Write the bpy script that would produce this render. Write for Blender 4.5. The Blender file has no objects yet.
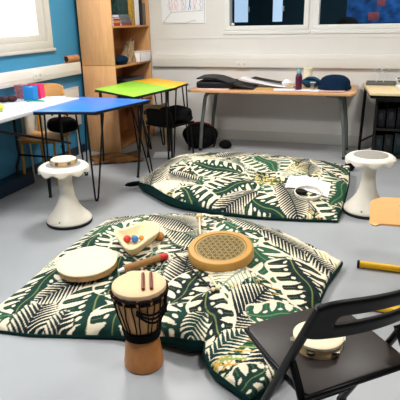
import bpy, bmesh, math, random
import numpy as np
from mathutils import Vector, Matrix
from mathutils.bvhtree import BVHTree

random.seed(7)
PI = math.pi
SC = bpy.context.scene
COL = SC.collection


# ------------------------------------------------------------------ materials
def lin(c):
    return tuple(((v / 255) / 12.92 if v / 255 <= 0.04045 else ((v / 255 + 0.055) / 1.055) ** 2.4) for v in c)


def mat(name, rgb, rough=0.6, spec=0.35, var=0.08, scale=12.0, stretch=(1, 1, 1), bump=0.0, metal=0.0, wood=False):
    m = bpy.data.materials.new(name)
    m.use_nodes = True
    nt = m.node_tree
    b = nt.nodes['Principled BSDF']
    b.inputs['Roughness'].default_value = rough
    b.inputs['Specular IOR Level'].default_value = spec
    b.inputs['Metallic'].default_value = metal
    c = lin(rgb)
    tc = nt.nodes.new('ShaderNodeTexCoord')
    mp = nt.nodes.new('ShaderNodeMapping')
    mp.inputs['Scale'].default_value = stretch
    nt.links.new(tc.outputs['Object'], mp.inputs['Vector'])
    nz = nt.nodes.new('ShaderNodeTexNoise')
    nz.inputs['Scale'].default_value = scale
    nz.inputs['Detail'].default_value = 4 if not wood else 7
    nz.inputs['Distortion'].default_value = 1.2 if wood else 0.0
    nt.links.new(mp.outputs['Vector'], nz.inputs['Vector'])
    rp = nt.nodes.new('ShaderNodeValToRGB')
    rp.color_ramp.elements[0].position = 0.3
    rp.color_ramp.elements[1].position = 0.7
    rp.color_ramp.elements[0].color = tuple(x * (1 - var) for x in c) + (1,)
    rp.color_ramp.elements[1].color = tuple(min(1, x * (1 + var)) for x in c) + (1,)
    nt.links.new(nz.outputs['Fac'], rp.inputs['Fac'])
    nt.links.new(rp.outputs['Color'], b.inputs['Base Color'])
    if bump:
        bp = nt.nodes.new('ShaderNodeBump')
        bp.inputs['Strength'].default_value = bump
        bp.inputs['Distance'].default_value = 0.01
        nt.links.new(nz.outputs['Fac'], bp.inputs['Height'])
        nt.links.new(bp.outputs['Normal'], b.inputs['Normal'])
    return m


def print_mat(name, rough=0.8):
    """cloth or painted surface whose printed pattern is stored as a colour attribute"""
    m = bpy.data.materials.new(name)
    m.use_nodes = True
    nt = m.node_tree
    b = nt.nodes['Principled BSDF']
    b.inputs['Roughness'].default_value = rough
    b.inputs['Specular IOR Level'].default_value = 0.2
    a = nt.nodes.new('ShaderNodeAttribute')
    a.attribute_name = 'print'
    nz = nt.nodes.new('ShaderNodeTexNoise')
    nz.inputs['Scale'].default_value = 90
    bp = nt.nodes.new('ShaderNodeBump')
    bp.inputs['Strength'].default_value = 0.15
    bp.inputs['Distance'].default_value = 0.004
    nt.links.new(nz.outputs['Fac'], bp.inputs['Height'])
    nt.links.new(bp.outputs['Normal'], b.inputs['Normal'])
    nt.links.new(a.outputs['Color'], b.inputs['Base Color'])
    return m


def glass_mat(name, gloss=0.1, tint=(1, 1, 1)):
    m = bpy.data.materials.new(name)
    m.use_nodes = True
    nt = m.node_tree
    nt.nodes.clear()
    o = nt.nodes.new('ShaderNodeOutputMaterial')
    mx = nt.nodes.new('ShaderNodeMixShader')
    t = nt.nodes.new('ShaderNodeBsdfTransparent')
    t.inputs['Color'].default_value = tint + (1,)
    g = nt.nodes.new('ShaderNodeBsdfGlossy')
    g.inputs['Roughness'].default_value = 0.02
    mx.inputs['Fac'].default_value = gloss
    nt.links.new(t.outputs[0], mx.inputs[1])
    nt.links.new(g.outputs[0], mx.inputs[2])
    nt.links.new(mx.outputs[0], o.inputs['Surface'])
    return m


def emit_mat(name, rgb, s):
    m = bpy.data.materials.new(name)
    m.use_nodes = True
    nt = m.node_tree
    b = nt.nodes['Principled BSDF']
    b.inputs['Base Color'].default_value = lin(rgb) + (1,)
    b.inputs['Emission Color'].default_value = lin(rgb) + (1,)
    b.inputs['Emission Strength'].default_value = s
    return m


M = dict(
    wall=mat('white_wall_paint', (222, 219, 215), .7, .2, .02, 3),
    blue_wall=mat('blue_wall_paint', (62, 134, 172), .6, .3, .03, 2),
    dim_wall=mat('dark_grey_unseen_wall', (88, 88, 90), .9, .1, .04, 8),  # unseen walls kept dark grey to cut bounced light
    floor=mat('grey_vinyl_floor', (160, 163, 166), .38, .4, .035, 2.5),
    ceiling=mat('ceiling_paint', (235, 234, 230), .9, .1, .01, 3),
    trunk=mat('white_plastic_trunking', (225, 221, 213), .5, .35, .015, 3),
    frame=mat('white_window_frame', (226, 225, 222), .4, .4, .015, 4),
    frame_backlit=mat('backlit_white_frame', (196, 191, 182), .45, .35, .02, 4),  # white frame greyed, its backlit shade put into the colour
    base=mat('grey_white_baseboard', (198, 196, 190), .5, .3, .03, 4),
    dark_base_shade=mat('dark_baseboard_and_shade', (20, 46, 66), .5, .3, .05, 4),
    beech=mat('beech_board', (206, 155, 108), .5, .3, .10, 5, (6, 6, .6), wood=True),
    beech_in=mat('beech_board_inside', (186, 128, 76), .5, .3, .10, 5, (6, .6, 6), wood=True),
    desk_wood=mat('orange_beech_desk', (205, 155, 110), .45, .35, .08, 5, (.6, 6, 6), wood=True),
    pale_desk=mat('beige_desk_laminate', (220, 196, 150), .5, .3, .05, 5, (.6, 6, 6), wood=True),
    ply=mat('chair_plywood', (216, 160, 98), .4, .4, .07, 5, (.8, 6, 6), wood=True),
    grey_metal=mat('grey_painted_steel', (102, 108, 104), .4, .5, .05, 10, metal=.3),
    yellow_metal=mat('yellow_painted_steel', (236, 182, 22), .35, .45, .03, 10),
    ochre_metal=mat('ochre_painted_steel', (196, 140, 40), .4, .45, .05, 10),
    black_metal=mat('black_painted_steel', (8, 8, 9), .4, .3, .05, 10),
    black_plastic=mat('black_plastic', (7, 7, 8), .5, .2, .05, 20),
    black_cloth=mat('black_cloth', (9, 9, 11), .9, .15, .2, 30, bump=.4),
    black_leather=mat('black_vinyl', (8, 11, 16), .55, .3, .15, 15, bump=.2),
    chair_seat=mat('dark_brown_seat', (42, 35, 32), .42, .35, .06, 25),
    blue_top=mat('blue_laminate', (36, 112, 212), .33, .75, .02, 6),
    green_top=mat('green_laminate', (146, 206, 64), .4, .4, .02, 6),
    yellow_top=mat('yellow_laminate', (244, 186, 24), .4, .4, .02, 6),
    white_top=mat('white_laminate', (206, 209, 214), .35, .45, .02, 6),
    edge_black=mat('black_edge_band', (12, 13, 14), .5, .4, .05, 10),
    white_plastic=mat('offwhite_plastic', (226, 219, 204), .45, .4, .015, 6),
    grey_pad=mat('grey_foam_pad', (150, 146, 138), .85, .15, .08, 60, bump=.2),
    dark_rubber=mat('dark_rubber', (36, 36, 38), .8, .2, .05, 20),
    underside=mat('dark_green_cotton', (7, 46, 43), .85, .15, .10, 25, bump=.2),
    cover=print_mat('palm_print_cotton'),
    skin=mat('cream_drum_skin', (230, 213, 184), .6, .25, .03, 9),
    rawhide=mat('rawhide_skin', (226, 192, 150), .6, .25, .06, 9),
    pale_wood=mat('pale_drum_wood', (224, 190, 138), .45, .35, .10, 8, (1, 1, 6), wood=True),
    hoop_wood=mat('worn_hoop_wood', (190, 146, 96), .5, .3, .22, 14, (1, 1, 3), wood=True),
    tan_wood=mat('honey_wood', (194, 146, 72), .45, .35, .06, 5, (1, 1, 5), wood=True),
    carved=print_mat('carved_tan_wood', .55),
    djembe_wood=mat('djembe_striped_wood', (206, 152, 96), .5, .35, .25, 7, (4, 4, .7), wood=True),
    djembe_foot=mat('djembe_foot_wood', (188, 122, 64), .42, .4, .14, 6, (3, 3, 1.5), wood=True),
    rope=mat('dark_rope', (30, 24, 22), .9, .1, .25, 60, bump=.4),
    claves=mat('dark_red_stick', (112, 44, 32), .35, .45, .12, 20, (8, 8, 1)),
    bowl=mat('carved_cream_wood', (230, 208, 164), .6, .3, .06, 8, (1, 4, 1), wood=True),
    red=mat('red_paint', (196, 48, 40), .35, .5, .05, 12),
    blue=mat('blue_paint', (40, 112, 180), .35, .5, .05, 12),
    orange=mat('orange_paint', (226, 140, 60), .4, .5, .05, 12),
    bamboo=mat('bamboo_stick', (160, 118, 70), .5, .35, .22, 30, (1, 12, 1), wood=True),
    brown_wood=mat('brown_turned_wood', (188, 128, 66), .4, .45, .1, 14),
    stick_pale=mat('pale_stick', (232, 212, 172), .5, .35, .05, 14),
    metal=mat('jingle_steel', (200, 198, 190), .25, .6, .05, 20, metal=1),
    paper=mat('white_paper', (236, 236, 240), .8, .15, .01, 5),
    pink_paper=mat('pink_paper', (232, 196, 190), .8, .15, .02, 5),
    kraft=mat('kraft_paper', (196, 160, 104), .8, .15, .05, 10),
    cardboard=mat('cardboard_tube', (176, 122, 84), .8, .15, .06, 15),
    maroon=mat('maroon_bottle', (76, 18, 48), .35, .45, .06, 10),
    teal_cap=mat('pale_teal_cap', (120, 170, 180), .4, .4, .05, 10),
    navy_knit=mat('navy_knit', (12, 36, 60), .9, .12, .2, 70, bump=.6),
    teal_cloth=mat('teal_cloth', (28, 70, 92), .85, .15, .2, 30, bump=.4),
    cream=mat('cream_plastic', (232, 220, 192), .5, .3, .03, 10),
    bright_blue=mat('bright_blue_card', (30, 124, 196), .6, .3, .03, 10),
    pink=mat('hot_pink_card', (226, 50, 100), .6, .3, .04, 10),
    floral=mat('mauve_floral_tin', (150, 100, 112), .6, .3, .55, 45),
    green_plastic=mat('green_plastic', (40, 178, 140), .4, .4, .06, 10),
    lime_plastic=mat('lime_plastic', (206, 216, 92), .5, .4, .04, 10),
    dark_brown=mat('dark_brown_felt', (62, 38, 42), .85, .2, .25, 50, bump=.5),
    rug=mat('brown_patterned_rug', (120, 84, 50), .95, .1, .55, 9, bump=.5),
    dark_red=mat('dark_red_cloth', (120, 34, 36), .85, .15, .15, 30),
    book_blue=mat('grey_blue_book', (106, 118, 136), .7, .2, .08, 20),
    book_red=mat('red_book', (160, 62, 44), .7, .2, .1, 20),
    book_gold=mat('mustard_book', (178, 140, 60), .7, .2, .3, 60),
    book_green=mat('dark_green_box', (34, 62, 56), .7, .25, .5, 40),
    book_black=mat('black_book', (28, 28, 32), .6, .3, .1, 20),
    book_grey=mat('grey_book', (120, 110, 100), .7, .2, .1, 20),
    olive_cloth=mat('taupe_cloth', (150, 128, 100), .9, .1, .25, 20, bump=.5),
    dark_box=mat('smoky_dark_box', (46, 50, 58), .4, .4, .1, 10),
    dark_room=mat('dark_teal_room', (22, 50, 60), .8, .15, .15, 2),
    cabinet_black=mat('black_cabinet', (9, 10, 12), .35, .45, .1, 6),
    teal_dark=mat('dark_teal_folder', (12, 36, 38), .5, .35, .15, 8),
    navy_dark=mat('dark_navy_folder', (14, 19, 32), .5, .35, .15, 8),
    radiator=mat('radiator_enamel', (214, 210, 198), .4, .4, .02, 5),
    pencil_dark=mat('pencil_line', (176, 170, 166), .9, .1, .1, 30),
    pencil_pink=mat('pink_pencil', (230, 178, 188), .9, .1, .2, 60),
    pencil_violet=mat('violet_pencil', (196, 186, 216), .9, .1, .2, 60),
    pencil_blue=mat('blue_pencil', (120, 136, 190), .9, .1, .2, 60),
    reflect_blue=mat('blue_reflection_paint', (40, 104, 176), .6, .3, .9, 7),
    reflect_red=mat('salmon_reflection_paint', (176, 96, 100), .8, .2, .2, 10),
    glass=glass_mat('clear_glass', .06),
    dark_glass=glass_mat('interior_window_glass', .03, (.9, .95, 1)),
    reflect_glow=emit_mat('window_reflection_glow', (190, 212, 232), .75),
    lamp=emit_mat('ceiling_lamp_diffuser', (255, 250, 240), 4.0),
    clear_plastic=glass_mat('clear_tumbler', .25, (.86, .9, .92)),
)


# ------------------------------------------------------------------ mesh builder
class MB:
    def __init__(self):
        self.bm = bmesh.new()

    def _add(self, verts, faces, mi=0):
        vs = [self.bm.verts.new(v) for v in verts]
        for f in faces:
            try:
                fc = self.bm.faces.new([vs[i] for i in f])
                fc.material_index = mi
                fc.smooth = True
            except ValueError:
                pass
        return vs

    def box(self, x0, x1, y0, y1, z0, z1, bev=0.0, mx=None, seg=2):
        t = bmesh.new()
        bmesh.ops.create_cube(t, size=1)
        for v in t.verts:
            v.co = Vector(((x0 + x1) / 2 + v.co.x * (x1 - x0), (y0 + y1) / 2 + v.co.y * (y1 - y0), (z0 + z1) / 2 + v.co.z * (z1 - z0)))
        if bev:
            bmesh.ops.bevel(t, geom=list(t.edges), offset=bev, segments=seg, affect='EDGES', profile=.5)
        if mx is not None:
            t.transform(mx)
        self.merge(t)
        return self

    def merge(self, t, mi=0):
        t.verts.index_update()
        vs = [self.bm.verts.new(v.co) for v in t.verts]
        for f in t.faces:
            try:
                fc = self.bm.faces.new([vs[v.index] for v in f.verts])
                fc.smooth = True
                fc.material_index = mi
            except ValueError:
                pass
        t.free()

    def tube(self, pts, r, seg=10, closed=False, flat=1.0, mi=0):
        pts = [Vector(p) for p in pts]
        n = len(pts)
        rs = r if isinstance(r, (list, tuple)) else [r] * n
        tang = []
        for i in range(n):
            if closed:
                d = pts[(i + 1) % n] - pts[i - 1]
            elif i == 0:
                d = pts[1] - pts[0]
            elif i == n - 1:
                d = pts[-1] - pts[-2]
            else:
                d = (pts[i + 1] - pts[i]).normalized() + (pts[i] - pts[i - 1]).normalized()
            tang.append(d.normalized())
        up = Vector((0, 0, 1)) if abs(tang[0].z) < .9 else Vector((0, 1, 0))
        nrm = (up - tang[0] * up.dot(tang[0])).normalized()
        verts, faces = [], []
        for i in range(n):
            nrm = (nrm - tang[i] * nrm.dot(tang[i])).normalized()
            bn = tang[i].cross(nrm)
            for k in range(seg):
                a = 2 * PI * k / seg
                verts.append(pts[i] + nrm * (math.cos(a) * rs[i]) + bn * (math.sin(a) * rs[i] * flat))
        m = n if closed else n - 1
        for i in range(m):
            j = (i + 1) % n
            for k in range(seg):
                l = (k + 1) % seg
                faces.append((i * seg + k, i * seg + l, j * seg + l, j * seg + k))
        if not closed:
            faces.append(tuple(range(seg))[::-1])
            faces.append(tuple((n - 1) * seg + k for k in range(seg)))
        self._add(verts, faces, mi)
        return self

    def lathe(self, prof, seg=40, c=(0, 0, 0), mx=None, mi=0, wob=None):
        """prof: (r, z) pairs; a profile that returns to its first point is a ring, any other is capped"""
        ring = prof[0] == prof[-1]
        verts, faces = [], []
        n = len(prof)
        for r, z in prof:
            for k in range(seg):
                a = 2 * PI * k / seg
                rr = r * (wob(a, z) if wob else 1)
                verts.append(Vector((c[0] + rr * math.cos(a), c[1] + rr * math.sin(a), c[2] + z)))
        for i in range(n - 1):
            for k in range(seg):
                l = (k + 1) % seg
                faces.append((i * seg + k, i * seg + l, (i + 1) * seg + l, (i + 1) * seg + k))
        if not ring:
            faces.append(tuple(range(seg))[::-1])
            faces.append(tuple((n - 1) * seg + k for k in range(seg)))
        if mx is not None:
            verts = [mx @ v for v in verts]
        self._add(verts, faces, mi)
        if ring:
            bmesh.ops.remove_doubles(self.bm, verts=self.bm.verts, dist=1e-6)
        return self

    def prism(self, poly, z0, z1, bev=0.0, mx=None):
        t = bmesh.new()
        lo = [t.verts.new((p[0], p[1], z0)) for p in poly]
        hi = [t.verts.new((p[0], p[1], z1)) for p in poly]
        n = len(poly)
        t.faces.new(lo[::-1])
        t.faces.new(hi)
        for i in range(n):
            j = (i + 1) % n
            t.faces.new((lo[i], lo[j], hi[j], hi[i]))
        bmesh.ops.recalc_face_normals(t, faces=t.faces)
        if bev:
            bmesh.ops.bevel(t, geom=list(t.edges), offset=bev, segments=2, affect='EDGES', profile=.5)
        if mx is not None:
            t.transform(mx)
        self.merge(t)
        return self

    def ball(self, c, r, sx=1, sy=1, sz=1, seg=20, noise=0.0, seed=0, mi=0):
        t = bmesh.new()
        bmesh.ops.create_uvsphere(t, u_segments=seg, v_segments=seg // 2, radius=1)
        rnd = random.Random(seed)
        ph = [rnd.uniform(0, 6.28) for _ in range(6)]
        for v in t.verts:
            k = 1.0
            if noise:
                d = v.co
                k += noise * (math.sin(3 * d.x + ph[0]) + math.sin(4 * d.y + ph[1]) + math.sin(5 * d.z + ph[2]) + .6 * math.sin(9 * d.x + ph[3]) + .6 * math.sin(8 * d.y - 6 * d.z + ph[4])) / 3
            v.co = Vector((c[0] + v.co.x * r * sx * k, c[1] + v.co.y * r * sy * k, c[2] + v.co.z * r * sz * k))
        self.merge(t, mi)
        return self

    def sheet(self, fn, nu, nv, th=.002):
        """thin bent sheet: fn(u, v) -> point, given a real thickness"""
        top = [[Vector(fn(i / nu, j / nv)) for j in range(nv + 1)] for i in range(nu + 1)]
        verts, faces = [], []
        w = nv + 1
        for i in range(nu + 1):
            for j in range(w):
                verts.append(top[i][j])
        off = len(verts)
        for i in range(nu + 1):
            for j in range(w):
                a = top[min(i + 1, nu)][j] - top[max(i - 1, 0)][j]
                b = top[i][min(j + 1, nv)] - top[i][max(j - 1, 0)]
                nn = a.cross(b).normalized()
                verts.append(top[i][j] - nn * th)
        for i in range(nu):
            for j in range(nv):
                a, b, c, d = i * w + j, (i + 1) * w + j, (i + 1) * w + j + 1, i * w + j + 1
                faces.append((a, b, c, d))
                faces.append((off + d, off + c, off + b, off + a))
        for i in range(nu):
            faces.append((i * w, off + i * w, off + (i + 1) * w, (i + 1) * w))
            faces.append((i * w + nv, (i + 1) * w + nv, off + (i + 1) * w + nv, off + i * w + nv))
        for j in range(nv):
            faces.append((j, j + 1, off + j + 1, off + j))
            faces.append((nu * w + j, off + nu * w + j, off + nu * w + j + 1, nu * w + j + 1))
        self._add(verts, faces)
        return self

    def build(self, name, m, parent=None, loc=None, rz=0.0, rot=None):
        bmesh.ops.recalc_face_normals(self.bm, faces=self.bm.faces)
        me = bpy.data.meshes.new(name)
        self.bm.to_mesh(me)
        self.bm.free()
        me.set_sharp_from_angle(angle=math.radians(38))
        for x in (m if isinstance(m, (list, tuple)) else [m]):
            me.materials.append(M[x] if isinstance(x, str) else x)
        o = bpy.data.objects.new(name, me)
        COL.objects.link(o)
        if parent is not None:
            o.parent = parent
        if loc is not None:
            o.location = loc
            o.rotation_euler = rot if rot else (0, 0, rz)
        return o


def tag(o, label=None, cat=None, group=None, kind=None):
    if label:
        o['label'] = label
    if cat:
        o['category'] = cat
    if group:
        o['group'] = group
    if kind:
        o['kind'] = kind
    return o


def empty(name, loc, label, cat, rz=0.0, group=None, rot=None):
    o = bpy.data.objects.new(name, None)
    o.empty_display_size = .1
    COL.objects.link(o)
    o.location = loc
    o.rotation_euler = rot if rot else (0, 0, rz)
    return tag(o, label, cat, group)


def copy_tree(o, parent=None):
    c = o.copy()
    COL.objects.link(c)
    if parent is not None:
        c.parent = parent
    for ch in [x for x in bpy.data.objects if x.parent == o]:
        copy_tree(ch, c)
    return c


def struct(name, mb, m, parent=None):
    o = mb.build(name, m, parent)
    if parent is None:
        o['kind'] = 'structure'
    return o


def arc(p0, p1, p2, n=8):
    """quadratic bend"""
    p0, p1, p2 = Vector(p0), Vector(p1), Vector(p2)
    return [p0 * (1 - t) ** 2 + p1 * 2 * t * (1 - t) + p2 * t * t for t in [i / n for i in range(n + 1)]]


# ------------------------------------------------------------------ camera (hand-held phone, 1.5 m up, looking down at the cushions)
ROWS = ((0.948034602041012, 0.31761047995059066, -0.01881425944584608),
        (0.08996626363767458, -0.3243210064496711, -0.9416591507454006),
        (-0.30518267437719426, 0.8910328096097404, -0.33604176445637757))
cam = bpy.data.cameras.new('camera')
cam.sensor_width = 36
cam.lens = 505 / 400 * 36
cam.clip_start = .02
co = bpy.data.objects.new('camera', cam)
COL.objects.link(co)
r_, d_, f_ = [Vector(x) for x in ROWS]
mm = Matrix((r_, -d_, -f_)).transposed().to_4x4()
mm.translation = Vector((0, 0, 1.5))
co.matrix_world = mm
SC.camera = co

# ------------------------------------------------------------------ room shell
XL, YB, HC = -3.30, 6.37, 2.95
struct('floor', MB().box(-3.5, 3.2, -2.2, 8.9, -.1, 0), 'floor')
struct('ceiling', MB().box(-3.5, 3.2, -2.2, 6.6, HC, HC + .1), 'ceiling')
w = MB()      # left wall around its window opening (y 2.5..4.8, z 1.24..2.35)
w.box(XL - .2, XL, -2.2, 2.5, 0, HC).box(XL - .2, XL, 4.85, 6.6, 0, HC).box(XL - .2, XL, 2.5, 4.85, 0, 1.24).box(XL - .2, XL, 2.5, 4.85, 2.35, HC)
struct('wall_left', w, 'blue_wall')
struct('wall_right', MB().box(3.2, 3.3, -2.2, 6.6, 0, HC), 'dim_wall')
struct('wall_front', MB().box(-3.5, 3.3, -2.3, -2.2, 0, HC), 'dim_wall')
w = MB()      # back wall around two inner windows
w.box(XL, -1.81, YB, YB + .15, 0, HC).box(1.6, 3.2, YB, YB + .15, 0, HC).box(-1.81, 1.6, YB, YB + .15, 0, 1.365).box(-1.81, 1.6, YB, YB + .15, 2.45, HC).box(-.79, -.735, YB, YB + .15, 1.365, 2.45)
struct('wall_back', w, 'wall')
w = MB()      # dark neighbouring room seen through the inner windows
w.box(-3.4, 3.0, 8.4, 8.5, 0, HC).box(-3.5, -3.4, YB + .15, 8.5, 0, HC).box(3.0, 3.1, YB + .15, 8.5, 0, HC).box(-3.5, 3.1, YB + .1501, 8.5, HC, HC + .05)
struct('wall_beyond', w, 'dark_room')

# trunking, baseboards and a box painted as wall-foot shade
struct('trim_1', MB().box(XL, XL + .06, -2.0, 5.29, .935, 1.07, .006).box(XL + .058, XL + .063, -2.0, 5.29, .985, .989), 'trunk')
struct('trim_2', MB().box(-2.79, 3.2, YB - .05, YB, .93, 1.085, .006).box(-2.79, 3.2, YB - .054, YB - .048, 1.03, 1.034), 'trunk')
struct('baseboard_back', MB().box(-2.79, 3.2, YB - .015, YB, 0, .13, .004), 'base')
struct('baseboard_left', MB().box(XL, XL + .015, -2.0, 5.29, 0, .10, .004), 'dark_base_shade')
struct('trim_shade_box', MB().box(XL + .016, XL + .19, -2.0, 4.02, 0, .11, .006), 'dark_base_shade')  # added box, coloured dark to imitate shade at the wall foot
# faint panel joints of the wall lining above the trunking
struct('trim_3', MB().box(-2.79, 3.2, YB - .006, YB, 1.275, 1.283).box(-1.30, -1.295, YB - .004, YB, 1.09, 1.36).box(-.22, -.215, YB - .004, YB, 1.09, 1.36), 'wall')


def socket(loc, axis, label):
    t = empty('double_socket', loc, label, 'wall socket', group='double sockets in the trunking')
    a = MB()
    if axis == 'x':
        a.box(0, .008, -.075, .075, -.04, .04, .003)
    else:
        a.box(-.075, .075, -.008, 0, -.04, .04, .003)
    plate = a.build('cover_plate', 'trunk', t)
    if axis == 'x':
        for dy in (-.036, .036):
            hol = MB()
            hol.lathe([(.014, 0), (.014, .003)], 16, mx=Matrix.Translation((.0075, dy, 0)) @ Matrix.Rotation(PI / 2, 4, 'Y'))
            hol.build('socket_hole', 'base', plate)
    else:
        for dx in (-.036, .036):
            hol = MB()
            hol.lathe([(.014, 0), (.014, .003)], 16, mx=Matrix.Translation((dx, -.0075, 0)) @ Matrix.Rotation(PI / 2, 4, 'X'))
            hol.build('socket_hole', 'base', plate)


socket((XL + .06, 4.45, 1.0), 'x', 'white double socket in the trunking on the blue wall')
socket((-1.58, YB - .05, .97), 'y', 'white double socket in the trunking on the white wall')

# left window: daylight, white frame
wf = MB()
for a in ((2.5, 4.85, 1.24, 1.32), (2.5, 4.85, 2.27, 2.35)):
    wf.box(XL - .12, XL + .02, a[0], a[1], a[2], a[3], .006)
for a in ((2.5, 2.58), (4.77, 4.85)):
    wf.box(XL - .119, XL + .019, a[0], a[1], 1.32, 2.27)
wf.box(XL - .02, XL + .03, 2.45, 4.88, 1.215, 1.245, .006)
win = struct('window_1', wf, 'frame_backlit')
for (a, b) in ((2.58, 3.84), (3.84, 4.77)):
    s = MB()
    s.box(XL - .1, XL - .01, a, b, 1.32, 1.385, .006).box(XL - .1, XL - .01, a, b, 2.205, 2.27, .006)
    s.box(XL - .099, XL - .011, a, a + .075, 1.385, 2.205).box(XL - .099, XL - .011, b - .12, b, 1.385, 2.205)
    so = s.build('sash', 'frame_backlit', win)
    MB().box(XL - .06, XL - .05, a + .06, b - .11, 1.37, 2.22).build('pane', 'glass', so)
MB().box(XL - .01, XL + .03, 3.86, 3.885, 1.50, 1.53, .004).box(XL + .02, XL + .035, 3.86, 4.02, 1.505, 1.525, .004).build('window_handle', 'grey_metal', win)

# inner windows of the back wall
for n, (a, b) in enumerate(((-1.81, -.79), (-.735, 1.6))):
    s = MB()
    s.box(a, b, YB - .015, YB + .12, 1.365, 1.42, .005).box(a, b, YB - .015, YB + .12, 2.39, 2.45, .005)
    s.box(a, a + .06, YB - .014, YB + .119, 1.42, 2.39).box(b - .055, b, YB - .014, YB + .119, 1.42, 2.39)
    so = struct('window_%d' % (n + 2), s, 'frame')
    MB().box(a + .05, b - .045, YB + .05, YB + .06, 1.41, 2.40).build('pane', 'dark_glass', so)
    f = MB()
    f.box(a - .02, b + .02, YB - .012, YB, 1.32, 1.365, .003)
    f.build('sill', 'frame', so)
MB().box(-1.735, -1.70, YB + .02, YB + .048, 1.425, 1.455, .005).build('window_catch', 'cream', bpy.data.objects['window_2'])
# glowing panes that imitate bright reflections in the left inner window
for n, (a, b) in enumerate(((-2.22, -2.0), (-1.60, -1.45))):
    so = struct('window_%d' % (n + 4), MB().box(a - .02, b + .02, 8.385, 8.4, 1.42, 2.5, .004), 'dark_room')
    MB().box(a, b, 8.375, 8.39, 1.45, 2.45).build('pane', 'reflect_glow', so)
    MB().box(b + .005, b + .03, 8.355, 8.375, 1.60, 1.68, .005).build('window_handle', 'cream', so)
# board painted to imitate reflections, with other things, behind the right-hand inner window
t = empty('reflection_board', (-.1, 7.3, 0), 'blue board standing in for reflections in the right inner window', 'board')
MB().box(-.32, .36, 0, .04, 1.42, 2.1, .005).build('panel', 'reflect_blue', t)
for x, z, ww, hh in ((.02, 1.50, .13, .10), (.10, 1.66, .10, .08), (.0, 1.78, .16, .1)):
    MB().box(x - ww / 2, x + ww / 2, -.008, 0, z - hh / 2, z + hh / 2, .002).build('reflection_patch', 'reflect_red', t)
for x in (-.3, .34):
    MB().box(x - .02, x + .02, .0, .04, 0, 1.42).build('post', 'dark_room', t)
tag(MB().ball((-.385, 7.0, 1.38), .16, 1, .8, .75, noise=.05, seed=3).build('cushion', 'black_cloth'), 'dark rounded cushion behind the right inner window', 'cushion')
t = empty('storage_shelf', (-.3, 7.05, 0), 'dark low shelf behind the right inner window', 'shelf')
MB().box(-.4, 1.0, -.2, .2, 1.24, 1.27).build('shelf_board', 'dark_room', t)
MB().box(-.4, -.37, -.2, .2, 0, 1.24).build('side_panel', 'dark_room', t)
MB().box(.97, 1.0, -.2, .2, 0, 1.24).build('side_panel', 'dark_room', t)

# ceiling lamps (out of the picture, they light the room)
lamp = empty('ceiling_light', (-2.0, 1.4, HC), 'square ceiling light panel nearest the window', 'ceiling light', group='ceiling light panels')
fr = MB()
for a in ((-.32, .32, -.32, -.29), (-.32, .32, .29, .32), (-.32, -.29, -.29, .29), (.29, .32, -.29, .29)):
    fr.box(a[0], a[1], a[2], a[3], -.05, 0)
fr.build('lamp_frame', 'frame', lamp)
MB().box(-.29, .29, -.29, .29, -.035, -.01).build('diffuser', 'lamp', lamp)
for (x, y, l) in ((-2.0, 4.2, 'square ceiling light panel above the blue table'), (.6, 4.2, 'square ceiling light panel above the round white stool'), (.6, 1.4, 'square ceiling light panel above the folding chair'), (.2, 7.3, 'added ceiling light panel brightening the blue board behind the inner windows')):
    c = copy_tree(lamp)
    c.location = (x, y, HC)
    c['label'] = l
for (x, y) in ((-2.0, 1.4), (-2.0, 4.2), (.6, 4.2), (.6, 1.4), (.2, 7.3)):
    L = bpy.data.lights.new('ceiling_lamp_light', 'AREA')
    L.shape = 'SQUARE'
    L.size = .58
    L.energy = 14 if y > 6 else (48 if x < 0 else 32)  # the dark-room lamp is added to brighten the blue board
    L.color = (1.0, .97, .93)
    lo = bpy.data.objects.new('ceiling_lamp_light', L)
    lo.location = (x, y, HC - .06)
    COL.objects.link(lo)
wd = bpy.data.worlds.new('overcast_sky')
SC.world = wd
wd.use_nodes = True
bg = wd.node_tree.nodes['Background']
bg.inputs[0].default_value = (.94, .97, 1, 1)
bg.inputs[1].default_value = 5.0
SC.view_settings.view_transform = 'Standard'
SC.view_settings.look = 'None'
SC.view_settings.gamma = 1
SC.view_settings.exposure = 0.40

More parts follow.
